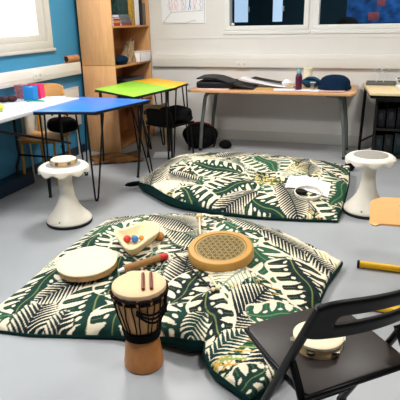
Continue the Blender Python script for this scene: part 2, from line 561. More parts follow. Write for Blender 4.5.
# ------------------------------------------------------------------ palm print
INK = dict(cream=(228, 217, 192), navy=(13, 28, 33), deep=(10, 50, 43), green=(34, 84, 64), lime=(150, 166, 92), gold=(206, 166, 78), grey=(150, 166, 142))
INK = {k: np.array(lin(v)) for k, v in INK.items()}
FRONT_PRINT = [
('f',-1.533,1.585,-1.555,1.977,0.42,'navy'),('f',-1.416,2.242,-1.630,1.977,0.40,'navy'),('m',-1.700,2.249,-1.667,1.859,0.42,'deep'),
('g',-1.389,1.613,-1.341,2.131,0.30,'lime'),('f',-1.413,1.630,-1.406,1.937,0.35,'navy'),('m',-1.283,2.160,-1.220,1.714,0.42,'deep'),
('m',-1.127,2.021,-1.105,1.715,0.40,'deep'),('m',-1.688,2.951,-1.781,2.500,0.40,'green'),('f',-1.515,3.179,-1.768,2.943,0.30,'deep'),
('f',-1.476,3.167,-1.040,2.884,0.38,'navy'),('m',-1.314,3.257,-1.488,2.984,0.35,'green'),('f',-1.253,3.015,-0.865,2.669,0.35,'deep'),
('l',-1.198,2.535,-0.743,2.220,0.35,'grey'),('f',-0.893,2.031,-0.947,2.524,0.35,'navy'),('m',-0.765,1.803,-0.761,2.259,0.42,'deep'),
('g',-0.875,1.923,-0.768,2.149,0.50,'lime'),('m',-0.860,2.101,-0.824,2.380,0.40,'navy'),('m',-0.719,2.164,-0.535,1.889,0.30,'navy'),
('f',-0.656,1.845,-0.435,2.312,0.36,'navy'),('l',-0.491,2.579,-0.678,2.135,0.32,'grey'),('g',-0.569,1.669,-0.418,1.950,0.36,'lime'),
('f',-0.585,1.747,-0.460,1.970,0.36,'deep'),('m',-0.437,1.632,-0.330,1.797,0.40,'deep'),('m',-0.576,2.703,-0.180,2.469,0.42,'green'),
('f',-0.665,3.037,-0.238,2.844,0.34,'navy'),('m',-0.358,2.700,-0.163,2.284,0.40,'navy'),('m',-0.454,2.106,-0.212,2.256,0.30,'green'),
('f',-0.311,2.943,-0.080,2.752,0.34,'navy'),('f',-1.010,3.159,-1.271,3.248,0.40,'deep'),('f',-0.951,3.338,-0.607,3.019,0.40,'deep'),
('a',-1.275,1.766,-1.246,2.114,0.30,'gold'),('a',-0.525,1.839,-0.355,1.832,0.30,'gold'),('a',-0.459,2.221,-0.305,2.634,0.22,'gold'),
('l',-1.669,2.285,-1.720,2.066,0.40,'grey'),('m',-1.337,2.410,-1.246,2.092,0.40,'deep'),('f',-1.288,2.194,-1.315,2.472,0.40,'navy'),
('m',-1.677,2.711,-1.649,2.318,0.40,'deep'),('f',-0.696,2.074,-0.694,1.842,0.40,'deep'),('f',-0.343,1.949,-0.400,1.619,0.30,'navy')]
REAR_PRINT = [
('f',-1.818,4.770,-1.807,4.251,0.40,'navy'),('m',-1.460,5.042,-1.591,4.601,0.40,'deep'),('m',-1.107,4.265,-1.562,4.329,0.40,'deep'),
('f',-1.416,4.629,-1.186,5.095,0.40,'navy'),('m',-1.015,4.750,-0.753,4.372,0.46,'green'),('m',-0.951,4.056,-1.225,3.686,0.40,'deep'),
('f',-0.834,3.929,-1.123,3.496,0.30,'navy'),('l',-0.921,4.245,-1.285,4.550,0.40,'grey'),('m',-0.855,3.806,-0.428,3.646,0.38,'deep'),
('f',-0.604,4.700,-0.479,5.205,0.40,'navy'),('m',-0.169,4.726,-0.506,5.039,0.42,'deep'),('f',-0.346,3.774,-0.198,4.273,0.36,'navy'),
('g',-0.679,3.912,-0.908,3.554,0.40,'lime'),('g',-1.397,3.823,-1.574,3.588,0.40,'lime'),('m',-1.166,3.493,-1.489,3.820,0.40,'deep'),
('f',-1.853,4.410,-1.797,3.893,0.40,'navy'),('f',-0.696,4.142,-0.461,3.679,0.34,'navy'),('a',-0.831,4.530,-0.697,5.009,0.40,'gold'),
('f',-1.350,3.949,-1.691,4.101,0.35,'navy'),('m',-0.262,4.125,-0.110,3.736,0.50,'deep'),('g',-0.471,3.840,-0.254,3.695,0.40,'lime'),
('f',-0.979,5.188,-1.330,5.279,0.40,'deep'),('m',-0.786,5.251,-0.889,4.803,0.40,'navy'),('f',-1.048,3.679,-0.809,3.538,0.40,'navy'),
('m',-0.171,4.393,-0.236,3.938,0.40,'green')]



def ink_leaf(X, Y, C, leaf):
    kind, x0, y0, x1, y1, wd_, ink = leaf
    dx, dy = x1 - x0, y1 - y0
    L = math.hypot(dx, dy)
    s = ((X - x0) * dx + (Y - y0) * dy) / L / L
    t = (-(X - x0) * dy + (Y - y0) * dx) / L / L
    sel = np.where((s > -.35) & (s < 1.1) & (np.abs(t) < .75))[0]
    if not len(sel):
        return
    s, t = s[sel], t[sel]
    t = t - .18 * (s * (1 - s)) * (1 if (x0 * 7 + y0 * 13) % 1 > .5 else -1)
    at = np.abs(t)
    col = C[sel]
    per = 0.034 / L
    if kind == 'f':           # palm frond: swept tapering leaflets on a rib
        wd_ = wd_ * .78
        per = .027 / L
        r = s - at * .8
        w = wd_ * np.sin(PI * np.clip(r * .90 + .10, 0, 1)) ** .7
        k = at / np.maximum(w, 1e-4)
        ph = (r / per) % 1
        ok = (r > 0) & (r < 1) & (at < w)
        col[ok & (k < .85)] = INK['cream']
        m = ok & (np.abs(ph - .5) < .36 * (1 - k ** 2.2) + .05)
        m |= (at < .009) & (s > -.12) & (s < 1)
        col[m] = INK[ink]
        m = ok & (np.abs(ph - .5) < .05) & (k < .8) & (k > .1)
        col[m] = INK[ink] * .6 + INK['green'] * .35
    elif kind == 'm':         # split monstera leaf
        wd_ = wd_ * 1.0
        per = .088 / L
        t = t + .03 * np.sin(s * 9)
        at = np.abs(t)
        r = s - at * (.80 - .35 * s) + .5 * at * at
        sc = np.clip(s + .12, 0, 1.12) / 1.12
        w = wd_ * np.clip(sc, 0, 1) ** .45 * np.clip(1 - sc, 0, 1) ** .55 * 2.0
        k = at / np.maximum(w, 1e-4)
        ph = (r / per) % 1
        w2 = w * (1 - .22 * (np.abs(ph - .5) * 2) ** 2)
        inside = (s > -.12) & (s < 1) & (at < w2)
        slot = (np.abs(ph - .5) > .5 - .24 * np.clip((k - .22) / .42, 0, 1) ** .6) & (k > .27 + .10 * np.sin(np.floor(r / per) * 2.4)) & (r > -.08)
        col[(s > -.17) & (s < 1.05) & (at < w + .035)] = INK['cream']
        m = inside & ~slot
        base = INK[ink]
        col[m] = base
        half = m & (ph > .5)
        col[half] = base * .75 + INK['green'] * (.16 if ink != 'green' else .3)
        v = m & (np.abs(ph - .5) < .03) & (k > .55)
        col[v] = base * .45 + INK['lime'] * .30
        v = m & (at < .010)
        col[v] = INK['lime'] * .6
        hole = m & (np.hypot(ph - .5, (k - .36) * 1.6) < .15) & (k > .1)
        col[hole] = INK['cream']
    elif kind == 'l':         # outlined frond, thin strokes
        r = s - at * .7
        w = wd_ * np.sin(PI * np.clip(r, 0, 1)) ** .6
        ph = (r / (per * .9)) % 1
        m = (r > 0) & (r < 1) & (at < w) & (ph < .24)
        m |= (at < .012) & (s > 0) & (s < 1)
        col[m] = INK[ink] * .75
    elif kind == 'g':         # lime frond with gold strokes
        r = s - at * .95
        w = wd_ * np.sin(PI * np.clip(r * .9 + .1, 0, 1)) ** .5
        ph = (r / per) % 1
        k = np.floor(r / per) % 3
        ok = (r > 0) & (r < 1) & (at < w)
        col[ok & (ph < .42) & (k == 0)] = INK['lime']
        col[ok & (ph < .42) & (k == 1)] = INK['deep']
        col[ok & (ph < .30) & (k == 2)] = INK['gold']
        col[(at < .012) & (s > 0) & (s < 1)] = INK['gold']
    elif kind == 'a':         # looping gold line
        r = s - .06 * np.sin(t * 30)
        ph = (r / (per * 2.2) + t * 1.5) % 1
        m = (s > 0) & (s < 1) & (at < wd_ * np.sin(PI * np.clip(s, 0, 1))) & (ph < .12)
        col[m] = INK[ink]
    C[sel] = col


def hash_free(q):
    """a fixed third of the fronds is printed over the monstera leaves"""
    return not (q[0] == 'f' and int(abs(q[1] * 1000)) % 3 == 0)


def catmull(P, u):
    """polyline by arc length, smoothed, at parameter u in 0..1"""
    P = [np.array(p, float) for p in P]
    d = np.array([0] + [np.linalg.norm(P[i + 1] - P[i]) for i in range(len(P) - 1)]).cumsum()
    d /= d[-1]
    A = np.array(P)
    return np.stack([np.interp(u, d, A[:, k]) for k in range(3)], -1)


def smooth(A, n):
    for _ in range(n):
        B = A.copy()
        B[1:-1] = .25 * A[:-2] + .5 * A[1:-1] + .25 * A[2:]
        A = B
    return A


def cushion(root, front, back, left, right, H, leaves, dents, seed, nu=500, nv=380, drop=.02, sm=6):
    """big floor cushion: printed cover above the seam, plain green underside below it"""
    u = np.linspace(0, 1, nu)
    v = np.linspace(0, 1, nv)
    F, B = smooth(catmull(front, u), sm), smooth(catmull(back, u), sm)
    Lf, R = smooth(catmull(left, v), sm), smooth(catmull(right, v), sm)
    U, V = np.meshgrid(u, v, indexing='ij')
    P = (1 - V)[..., None] * F[:, None, :] + V[..., None] * B[:, None, :] + (1 - U)[..., None] * Lf[None] + U[..., None] * R[None]
    P -= ((1 - U) * (1 - V))[..., None] * F[0] + (U * (1 - V))[..., None] * F[-1] + ((1 - U) * V)[..., None] * B[0] + (U * V)[..., None] * B[-1]
    pil = ((4 * U * (1 - U)) ** .42) * ((4 * V * (1 - V)) ** .42)
    rng = np.random.RandomState(seed)
    wr = np.zeros_like(U)
    for k in range(9):
        a, ph, fq = rng.uniform(0, 6.28), rng.uniform(0, 6.28), rng.uniform(6, 22)
        wr += np.sin((P[..., 0] * math.cos(a) + P[..., 1] * math.sin(a)) * fq + ph) / (fq * .12)
    Z = P[..., 2] + H * pil + .0045 * wr * np.clip(pil * 1.6, 0, 1)
    # puckers that run in from the seam
    ed = np.minimum(np.minimum(U, 1 - U) * 1.3, np.minimum(V, 1 - V))
    Z += .006 * np.sin(U * 95 + 2 * np.sin(V * 9)) * np.exp(-ed / .05) * (ed > .004)
    for (x0, y0, x1, y1, dep, wid) in dents:
        dx, dy = x1 - x0, y1 - y0
        L2 = dx * dx + dy * dy
        s = np.clip(((P[..., 0] - x0) * dx + (P[..., 1] - y0) * dy) / L2, 0, 1)
        dd = np.hypot(P[..., 0] - x0 - s * dx, P[..., 1] - y0 - s * dy)
        Z -= dep * (1 - .75 * s) * np.exp(-(dd / wid) ** 2) * np.clip(pil * 1.4, 0, 1)
    P[..., 2] = np.maximum(Z, .012)
    X, Y = P[..., 0].ravel(), P[..., 1].ravel()
    C = np.tile(INK['cream'], (len(X), 1))
    rf = random.Random(seed)
    xs0, xs1, ys0, ys1 = X.min(), X.max(), Y.min(), Y.max()
    for k in range(120):       # background leaves
        cx, cy, a, l = rf.uniform(xs0, xs1), rf.uniform(ys0, ys1), rf.uniform(0, 6.28), rf.uniform(.24, .38)
        kd = rf.choice(['l', 'g', 'f', 'm', 'm', 'm'])
        ik = {'l': 'grey', 'g': 'lime', 'f': rf.choice(['navy', 'deep']), 'm': rf.choice(['deep', 'green', 'navy'])}[kd]
        ink_leaf(X, Y, C, (kd, cx, cy, cx + l * math.cos(a), cy + l * math.sin(a), rf.uniform(.3, .42), ik))
    rank = {'l': 0, 'a': 0, 'g': 1, 'f': 2, 'm': 3}
    for lf in sorted(leaves, key=lambda q: rank[q[0]] if hash_free(q) else 4):
        ink_leaf(X, Y, C, lf)
    org = np.array(root.location)
    pts = (P.reshape(-1, 3) - org)
    me = bpy.data.meshes.new('cover')
    idx = np.arange(nu * nv).reshape(nu, nv)
    q = np.stack([idx[:-1, :-1], idx[1:, :-1], idx[1:, 1:], idx[:-1, 1:]], -1).reshape(-1, 4)
    me.from_pydata(pts.tolist(), [], q.tolist())
    at = me.color_attributes.new('print', 'FLOAT_COLOR', 'POINT')
    at.data.foreach_set('color', np.concatenate([C, np.ones((len(C), 1))], 1).astype(np.float32).ravel())
    me.polygons.foreach_set('use_smooth', [True] * len(me.polygons))
    me.materials.append(M['cover'])
    o = bpy.data.objects.new('cover', me)
    COL.objects.link(o)
    o.parent = root
    # underside: skirt from the seam to the floor
    ring = [P[i, 0] for i in range(0, nu, 5)] + [P[-1, j] for j in range(0, nv, 5)] + [P[i, -1] for i in range(nu - 1, -1, -5)] + [P[0, j] for j in range(nv - 1, -1, -5)]
    ring = np.array(ring)
    cen = ring.mean(0)
    nr = len(ring)
    verts, faces = [], []
    prof = ((0, 1.0, 0.0), (-.008, .80, .25), (-.006, .5, .5), (.010, .2, .8), (.04, .0, 1.0))
    tang = np.roll(ring, -1, 0) - np.roll(ring, 1, 0)
    nrm = np.stack([-tang[:, 1], tang[:, 0]], -1)
    nrm /= np.maximum(np.linalg.norm(nrm, axis=1, keepdims=True), 1e-6)
    for inn, zz, _ in prof:
        for k in range(nr):
            p = ring[k].copy()
            p[:2] += nrm[k] * inn
            p[2] = .003 + (p[2] - .003) * zz
            verts.append(p - org)
    for a in range(len(prof) - 1):
        for k in range(nr):
            l = (k + 1) % nr
            faces.append((a * nr + l, a * nr + k, (a + 1) * nr + k, (a + 1) * nr + l))
    verts.append(np.array([cen[0], cen[1], .003]) - org)
    for k in range(nr):
        faces.append((len(verts) - 1, (len(prof) - 1) * nr + (k + 1) % nr, (len(prof) - 1) * nr + k))
    m2 = bpy.data.meshes.new('underside')
    m2.from_pydata([tuple(x) for x in verts], [], faces)
    m2.polygons.foreach_set('use_smooth', [True] * len(m2.polygons))
    m2.materials.append(M['underside'])
    u2 = bpy.data.objects.new('underside', m2)
    u2['label'] = 'plain dark green underside'
    COL.objects.link(u2)
    u2.parent = root
    pp = MB().tube([tuple(np.array(x) - org) for x in ring[::2]], .0045, 6, closed=True)
    po = pp.build('piping', 'underside', root)
    return BVHTree.FromPolygons([tuple(x) for x in P.reshape(-1, 3)], q.tolist())


def top_of(bvh, x, y):
    h = bvh.ray_cast(Vector((x, y, 2)), Vector((0, 0, -1)))
    return h[0].z if h[0] is not None else 0.0


def rest_on(bvh, x, y, r, sink=.012):
    zs = [top_of(bvh, x + k * r * math.cos(a * PI / 8), y + k * r * math.sin(a * PI / 8)) for a in range(16) for k in (.3, .7, 1)]
    return max(zs) - sink


fc = empty('floor_cushion', (-1.0, 2.4, 0), 'large palm print floor cushion with the drums lying on it', 'floor cushion', group='palm print floor cushions')
FT = cushion(fc,
             [(-1.849, 1.754, .014), (-1.534, 1.785, .014), (-1.332, 1.836, .016), (-1.109, 1.89, .022), (-.90, 1.895, .055), (-.80, 1.88, .085), (-.69, 1.868, .095), (-.64, 1.90, .085), (-.62, 1.824, .08), (-.556, 1.74, .06), (-.362, 1.636, .04)],
             [(-1.80, 3.20, .08), (-1.494, 3.25, .10), (-1.133, 3.34, .11), (-.825, 3.33, .11), (-.519, 3.22, .09), (-.236, 3.08, .06), (-.087, 2.985, .05)],
             [(-1.849, 1.754, .014), (-1.855, 1.983, .02), (-1.84, 2.155, .03), (-1.845, 2.45, .06), (-1.83, 2.723, .07), (-1.82, 3.0, .08), (-1.80, 3.20, .08)],
             [(-.362, 1.636, .04), (-.253, 1.833, .05), (-.193, 2.304, .05), (-.149, 2.704, .05), (-.087, 2.985, .05)],
             .115, FRONT_PRINT, [(-.64, 1.87, -.75, 2.25, .075, .055), (-.62, 1.86, -.42, 2.2, .02, .05)], 5)
MB().tube([(.87, .56, .05), (.90, .585, .045), (.915, .61, .03), (.90, .60, .03), (.87, .57, .045)], .006, 6).build('corner_loop', 'underside', fc)

rc = empty('floor_cushion', (-1.05, 4.4, 0), 'palm print floor cushion lying in front of the long beech desk', 'floor cushion', group='palm print floor cushions')
RT = cushion(rc,
             [(-1.98, 4.05, .11), (-1.783, 3.89, .14), (-1.599, 3.745, .125), (-1.434, 3.674, .10), (-1.122, 3.646, .05), (-.756, 3.66, .03), (-.45, 3.702, .025), (-.168, 3.76, .02)],
             [(-1.95, 5.02, .10), (-1.618, 5.08, .11), (-1.162, 5.16, .11), (-.639, 5.12, .11), (-.15, 5.05, .10)],
             [(-1.98, 4.05, .09), (-1.945, 4.451, .11), (-1.95, 5.02, .10)],
             [(-.168, 3.76, .02), (-.145, 4.083, .05), (-.132, 4.524, .10), (-.15, 5.05, .10)],
             .115, REAR_PRINT, [(-1.72, 3.85, -1.55, 4.3, .02, .08)], 11)
# carrying loop at the left corner
MB().tube([(-.93, -.34, .09), (-.99, -.36, .085), (-1.05, -.355, .065), (-1.07, -.34, .05), (-1.03, -.33, .045), (-.97, -.335, .06), (-.92, -.33, .07)], .011, 8, flat=1.8).build('carrying_loop', 'black_cloth', rc)

# ------------------------------------------------------------------ djembe standing on the floor
dj = empty('djembe', (-.896, 1.768, 0), 'goblet shaped rope tuned wooden djembe standing on the floor', 'drum')
body = MB()
body.lathe([(.052, .165), (.070, .172), (.078, .20), (.094, .255), (.107, .31), (.115, .36), (.117, .40), (.114, .412), (.05, .413)], 48)
body.build('bowl', 'djembe_wood', dj)
MB().lathe([(.06, .0), (.084, .0), (.090, .006), (.0905, .03), (.088, .045), (.083, .09), (.077, .13), (.070, .165), (.064, .185)], 48).build('foot', 'djembe_foot', dj)
MB().lathe([(.116, .385), (.120, .405), (.118, .417), (.109, .423), (.06, .425), (.0, .4255)], 48).build('drumhead', 'rawhide', dj)
for z, r, rr in ((.392, .122, .008), (.372, .1205, .006)):
    MB().tube([(r * math.cos(a * PI / 24), r * math.sin(a * PI / 24), z + .002 * math.sin(a * 4)) for a in range(48)], rr, 8, closed=True).build('rope_ring', 'rope', dj)
NR = 22
for k in range(NR):
    a = 2 * PI * k / NR
    a2 = a + .05 * (1 if k % 2 else -1)
    pts = [(.121 * math.cos(a), .121 * math.sin(a), .39), (.1155 * math.cos(a), .1155 * math.sin(a), .34), (.106 * math.cos(a2), .106 * math.sin(a2), .29), (.091 * math.cos(a2), .091 * math.sin(a2), .235), (.081 * math.cos(a2), .081 * math.sin(a2), .195)]
    MB().tube(pts, .0028, 6).build('tension_rope', 'rope', dj)
for k in range(26):
    a = 2 * PI * k / 26
    ca, sa = math.cos(a), math.sin(a)
    MB().tube([(.122 * ca, .122 * sa, .398), (.1255 * ca, .1255 * sa, .386), (.1215 * ca, .1215 * sa, .372)], .005, 6).build('rope_loop', 'djembe_foot' if k % 2 else 'rope', dj)
wb = MB()
for i in range(4):
    r = (.083, .080, .0785, .078)[i]
    wb.tube([(r * math.cos(a * PI / 20), r * math.sin(a * PI / 20), .199 - i * .011) for a in range(40)], .0075, 8, closed=True)
wb.build('waist_binding', 'black_cloth', dj)
st = MB()
for i in range(3):
    zz = .352 - .006 * i
    st.tube([((.123 + .003 * i) * math.cos(-1.25 + t * 1.25), (.123 + .003 * i) * math.sin(-1.25 + t * 1.25), zz - (.030 + .012 * i) * math.sin(t * PI)) for t in [q / 12 for q in range(13)]], .0052, 8)
st.tube([(.125 * math.cos(-.02 - .04 * t), .125 * math.sin(-.02 - .04 * t), .39 - .09 * t) for t in [q / 6 for q in range(7)]], .006, 8)
st.build('knotted_strap', 'black_cloth', dj)


def clave(x0, y0, x1, y1, label):
    z = .4255 + .0075
    m = Vector(((x0 + x1) / 2, (y0 + y1) / 2, z))
    d = Vector((x1 - x0, y1 - y0, 0)) / 2
    o = MB().tube([-d, -d * .97, d * .97, d], [.0055, .0075, .0075, .0055], 12).build('rhythm_stick', 'claves', None, m)
    return tag(o, label, 'rhythm stick', 'dark red rhythm sticks on the djembe')


clave(-.844, 1.70, -.905, 1.832, 'dark red wooden stick on the djembe head, the one nearer its centre')
clave(-.812, 1.715, -.873, 1.846, 'dark red wooden stick on the djembe head, the one nearer its rim')

# ------------------------------------------------------------------ frame drum, left
x, y, r = -1.49, 2.30, .172
z = rest_on(FT, x, y, r, .02)
fd = empty('frame_drum', (x, y, z), 'round frame drum with cream skin and worn wooden hoop at the left of the cushion', 'drum', rot=(math.radians(3), math.radians(-2), .4))
HOOP = MB().lathe([(r - .012, .004), (r, .0), (r + .001, .034), (r - .004, .038), (r - .012, .036), (r - .012, .004)], 56)
hp_ = HOOP.build('hoop', 'hoop_wood', fd)
MB().lathe([(r - .012, .034), (r + .002, .030), (r + .0035, .038), (r - .004, .044), (r - .03, .045), (0, .045)], 56, wob=lambda a, z: 1 + .006 * math.sin(9 * a)).build('drumhead', 'skin', fd)
for k in range(14):
    a = 2 * PI * k / 14
    MB().ball(((r + .003) * math.cos(a), (r + .003) * math.sin(a), .026), .004, seg=8).build('tack', 'metal', hp_)

# ------------------------------------------------------------------ carved wooden drum with a ring pattern
x, y, r = -.745, 2.53, .188
zb = rest_on(FT, x, y, r * .9, .005)
wd2 = empty('frame_drum', (x + .02, y - .085, zb - .030), 'white rimmed drum lying under the carved tan drum', 'drum', rot=(math.radians(6), 0, .3))
MB().lathe([(.105, .0), (.111, .0), (.112, .03), (.105, .032), (.105, .0)], 48).build('hoop', 'paper', wd2)
MB().lathe([(.105, .028), (.113, .026), (.113, .034), (.10, .037), (0, .037)], 48).build('drumhead', 'skin', wd2)
for k in range(8):
    a = 2 * PI * k / 8 + .2
    MB().tube([(.116 * math.cos(a), .116 * math.sin(a), .004), (.116 * math.cos(a), .116 * math.sin(a), .03)], .005, 8).build('tuning_lug', 'metal', wd2)
zd = zb + .006
cd = empty('carved_drum', (x, y, zd), 'round tan wooden drum with carved overlapping ring pattern in its top', 'drum', rot=(math.radians(7), math.radians(-1), .15))
MB().lathe([(r - .03, 0), (r - .01, .0), (r - .001, .008), (r, .02), (r, .054), (r - .007, .064), (r - .02, .066), (.152, .065), (.150, .060), (.0, .060)], 72).build('shell', 'tan_wood', cd)
# carved disc: overlapping circles on a triangular lattice
nr_, na_ = 64, 220
vs, fs, cs = [], [], []
c_base, c_line, c_dark = np.array(lin((186, 158, 96))), np.array(lin((84, 70, 40))), np.array(lin((132, 108, 60)))
S = .034
lat = [(S * (i + .5 * j), S * j * math.sqrt(3) / 2) for i in range(-9, 10) for j in range(-9, 10)]
lat = np.array([p for p in lat if math.hypot(*p) < .19])
for i in range(nr_ + 1):
    for k in range(na_):
        rr = .1485 * i / nr_
        a = 2 * PI * k / na_
        vs.append((rr * math.cos(a), rr * math.sin(a), .0618 if rr < .1480 else .0602))
pv = np.array(vs)[:, :2]
dm = np.abs(np.hypot(pv[:, None, 0] - lat[None, :, 0], pv[:, None, 1] - lat[None, :, 1]) - S).min(1)
rad = np.hypot(pv[:, 0], pv[:, 1])
cols = np.where((dm < .0026)[:, None], c_line, c_base)
cols = np.where(((rad > .135) & (rad < .139))[:, None], c_dark, cols)
cols = np.where((rad >= .139)[:, None], c_base * .9, cols)
cols = np.where((rad > .1455)[:, None], c_line, cols)
for i in range(nr_):
    for k in range(na_):
        l = (k + 1) % na_
        if i == 0:
            fs.append((0 * na_, na_ + k, na_ + l))
        else:
            fs.append((i * na_ + k, (i + 1) * na_ + k, (i + 1) * na_ + l, i * na_ + l))
me = bpy.data.meshes.new('carved_disc')
me.from_pydata(vs, [], fs)
at = me.color_attributes.new('print', 'FLOAT_COLOR', 'POINT')
at.data.foreach_set('color', np.concatenate([cols, np.ones((len(cols), 1))], 1).astype(np.float32).ravel())
me.materials.append(M['carved'])
o = bpy.data.objects.new('carved_disc', me)
COL.objects.link(o)
o.parent = cd
MB().tube([(.1490 * math.cos(a * PI / 30), .1490 * math.sin(a * PI / 30), .0625) for a in range(60)], .0016, 6, closed=True).build('groove_ring', 'brown_wood', cd)

# ------------------------------------------------------------------ wooden bowl with small balls
bx, by = -1.325, 2.60
bz = rest_on(FT, bx, by, .08, .008)
bw = empty('carved_bowl', (bx, by, bz), 'cream angular carved wooden bowl holding small coloured balls', 'bowl')
out = [(p[0] * 1.24 + .012, p[1] * 1.10) for p in [(-.135, .02), (-.10, .045), (-.055, .15), (-.02, .20), (.035, .195), (.075, .145), (.098, .055), (.085, -.04), (.075, -.155), (.045, -.195), (.0, -.165), (-.04, -.115), (-.085, -.06)]]
n = len(out)


def ringp(k, z, dx=0, dy=0):
    return [(p[0] * k + dx, p[1] * k + dy, z) for p in out]


def subdiv(R):
    R = [Vector(p) for p in R]
    o = []
    for i in range(len(R)):
        a, b, c, d = R[i - 1], R[i], R[(i + 1) % len(R)], R[(i + 2) % len(R)]
        o.append(b)
        o.append((b + c) * .5625 - (a + d) * .0625)
    return o


rings = [ringp(.45, .0), ringp(.72, .004), ringp(.90, .035), ringp(1.0, .068), ringp(.97, .074), ringp(.80, .070), ringp(.66, .045, .0, .0), ringp(.48, .022), ringp(.2, .018)]
rings = [subdiv(subdiv(R)) for R in rings]
vv, ff = [], []
m_ = len(rings[0])
for R in rings:
    vv += R
for i in range(len(rings) - 1):
    for k in range(m_):
        l = (k + 1) % m_
        ff.append((i * m_ + k, i * m_ + l, (i + 1) * m_ + l, (i + 1) * m_ + k))
ff.append(tuple(range(m_))[::-1])
ff.append(tuple((len(rings) - 1) * m_ + k for k in range(m_)))
b_ = MB()
b_._add(vv, ff)
b_.build('bowl_body', 'bowl', bw)
for (dx, dy, r, m, l) in ((-.035, -.035, .024, 'red', 'small red ball in the cream carved bowl'), (.012, -.022, .023, 'blue', 'small blue ball in the cream carved bowl'), (.034, .022, .017, 'orange', 'small orange ball in the cream carved bowl'), (-.012, .012, .017, 'brown_wood', 'small brown ball in the cream carved bowl')):
    tag(MB().ball((0, 0, 0), r).build('small_ball', m, None, (bx + dx, by + dy, bz + .024 + r * .95)), l, 'ball', 'small balls in the carved bowl')

# maraca behind the bowl
mx_, my_ = -1.20, 2.70
mz = top_of(FT, mx_, my_)
mr = empty('maraca', (mx_, my_, mz + .026), 'brown wooden maraca lying behind the cream bowl', 'maraca', rz=math.radians(137))
MB().ball((0, 0, 0), .029, 1.12, 1, 1).build('rattle_head', 'brown_wood', mr)
MB().tube([(.025, 0, 0), (.06, 0, -.004), (.13, 0, -.006), (.15, 0, -.006)], [.009, .007, .010, .008], 10).build('handle', 'stick_pale', mr)
MB().tube([(.028, 0, 0), (.036, 0, -.001)], .0105, 10).build('collar', 'paper', mr)

# bamboo scraper with a red end
gx0, gy0, gx1, gy1 = -1.225, 2.245, -1.055, 2.475
za, zb2 = top_of(FT, gx0, gy0), top_of(FT, gx1, gy1)
zm = max(top_of(FT, gx0 + (gx1 - gx0) * t, gy0 + (gy1 - gy0) * t) for t in [i / 12 for i in range(13)])
gl = math.hypot(gx1 - gx0, gy1 - gy0)
gs = empty('guiro', ((gx0 + gx1) / 2, (gy0 + gy1) / 2, zm + .017), 'ridged bamboo scraper stick with a red end in front of the bowl', 'scraper', rz=math.atan2(gy1 - gy0, gx1 - gx0))
pts, rs = [], []
for i in range(49):
    t = i / 48
    pts.append((-gl / 2 + t * gl * .80, 0, 0))
    rs.append(.0205 + (.0022 if i % 2 else -.0015))
MB().tube(pts, rs, 14).build('ridged_body', 'bamboo', gs)
MB().tube([(gl * .30, 0, 0), (gl * .31, 0, 0), (gl * .36, 0, 0), (gl * .37, 0, 0), (gl * .40, 0, 0), (gl * .46, 0, 0), (gl * .49, 0, 0)], [.019, .0215, .0215, .0185, .021, .021, .016], 14).build('red_end', 'red', gs)
MB().tube([(-gl / 2 - .035, 0, -.002), (-gl / 2, 0, 0)], [.009, .012], 12).build('tip', 'paper', gs)


# mallets
def mallet(p0, p1, r, head, sm, hm, label, lift=.0):
    a, b = Vector(p0), Vector(p1)
    mid = (a + b) / 2
    t = empty('mallet', mid, label, 'mallet')
    MB().tube([a - mid, b - mid], r, 10).build('stick', sm, t)
    MB().ball(tuple(a - mid), head, seg=18).build('mallet_head', hm, t)
    return t


ax, ay = -1.055, 3.06
bx2, by2 = -.955, 2.78
mallet((ax, ay, top_of(FT, ax, ay) + .030), (bx2, by2, top_of(FT, bx2, by2) + .012), .006, .024, 'stick_pale', 'pale_wood', 'pale wooden mallet with round head behind the carved drum')
ax, ay = -.69, 2.195
bx2, by2 = -1.02, 2.50
mallet((ax, ay, top_of(FT, ax, ay) + .014), (bx2, by2, top_of(FT, bx2, by2) + .020), .0055, .012, 'black_metal', 'stick_pale', 'thin black beater with pale tip beside the carved drum')
ax, ay = -.665, 2.20
bx2, by2 = -.74, 2.285
mallet((ax, ay, top_of(FT, ax, ay) + .012), (bx2, by2, top_of(FT, bx2, by2) + .030), .006, .011, 'stick_pale', 'stick_pale', 'short pale beater leaning on the white rimmed drum')

# ------------------------------------------------------------------ white cloth and hoop on the rear cushion
cb = MB()


def cloth(u, v):
    x = -.63 + .36 * u
    y = 4.05 + .24 * v + .02 * math.sin(u * 5)
    return (x, y, top_of(RT, x, y) + .012 + .003 * math.sin(9 * u + 4 * v))


cb.sheet(cloth, 24, 18, .003)
tag(cb.build('paper_sheet', 'paper'), 'white paper sheet lying on the rear palm print cushion', 'paper')
hz = top_of(RT, -.42, 4.0)
hp = empty('headless_tambourine', (-.43, 4.0, hz + .012), 'white hoop tambourine without skin on the rear cushion', 'tambourine', rot=(math.radians(10), 0, .2))
MB().lathe([(.104, 0), (.112, 0), (.114, .01), (.112, .024), (.104, .024), (.103, .012), (.104, 0)], 48).build('hoop', 'white_plastic', hp)
for k in range(8):
    a = 2 * PI * k / 8
    MB().lathe([(.011, 0), (.011, .003)], 14, c=(.108 * math.cos(a), .108 * math.sin(a), .013)).build('jingle', 'metal', hp)
tag(MB().ball((0, 0, 0), .05, 1, .8, .5, noise=.12, seed=9).build('egg_shaker', 'black_plastic', None, (-.485, 4.0, top_of(RT, -.485, 4.0) + .022)), 'small black lump inside the white hoop', 'shaker')


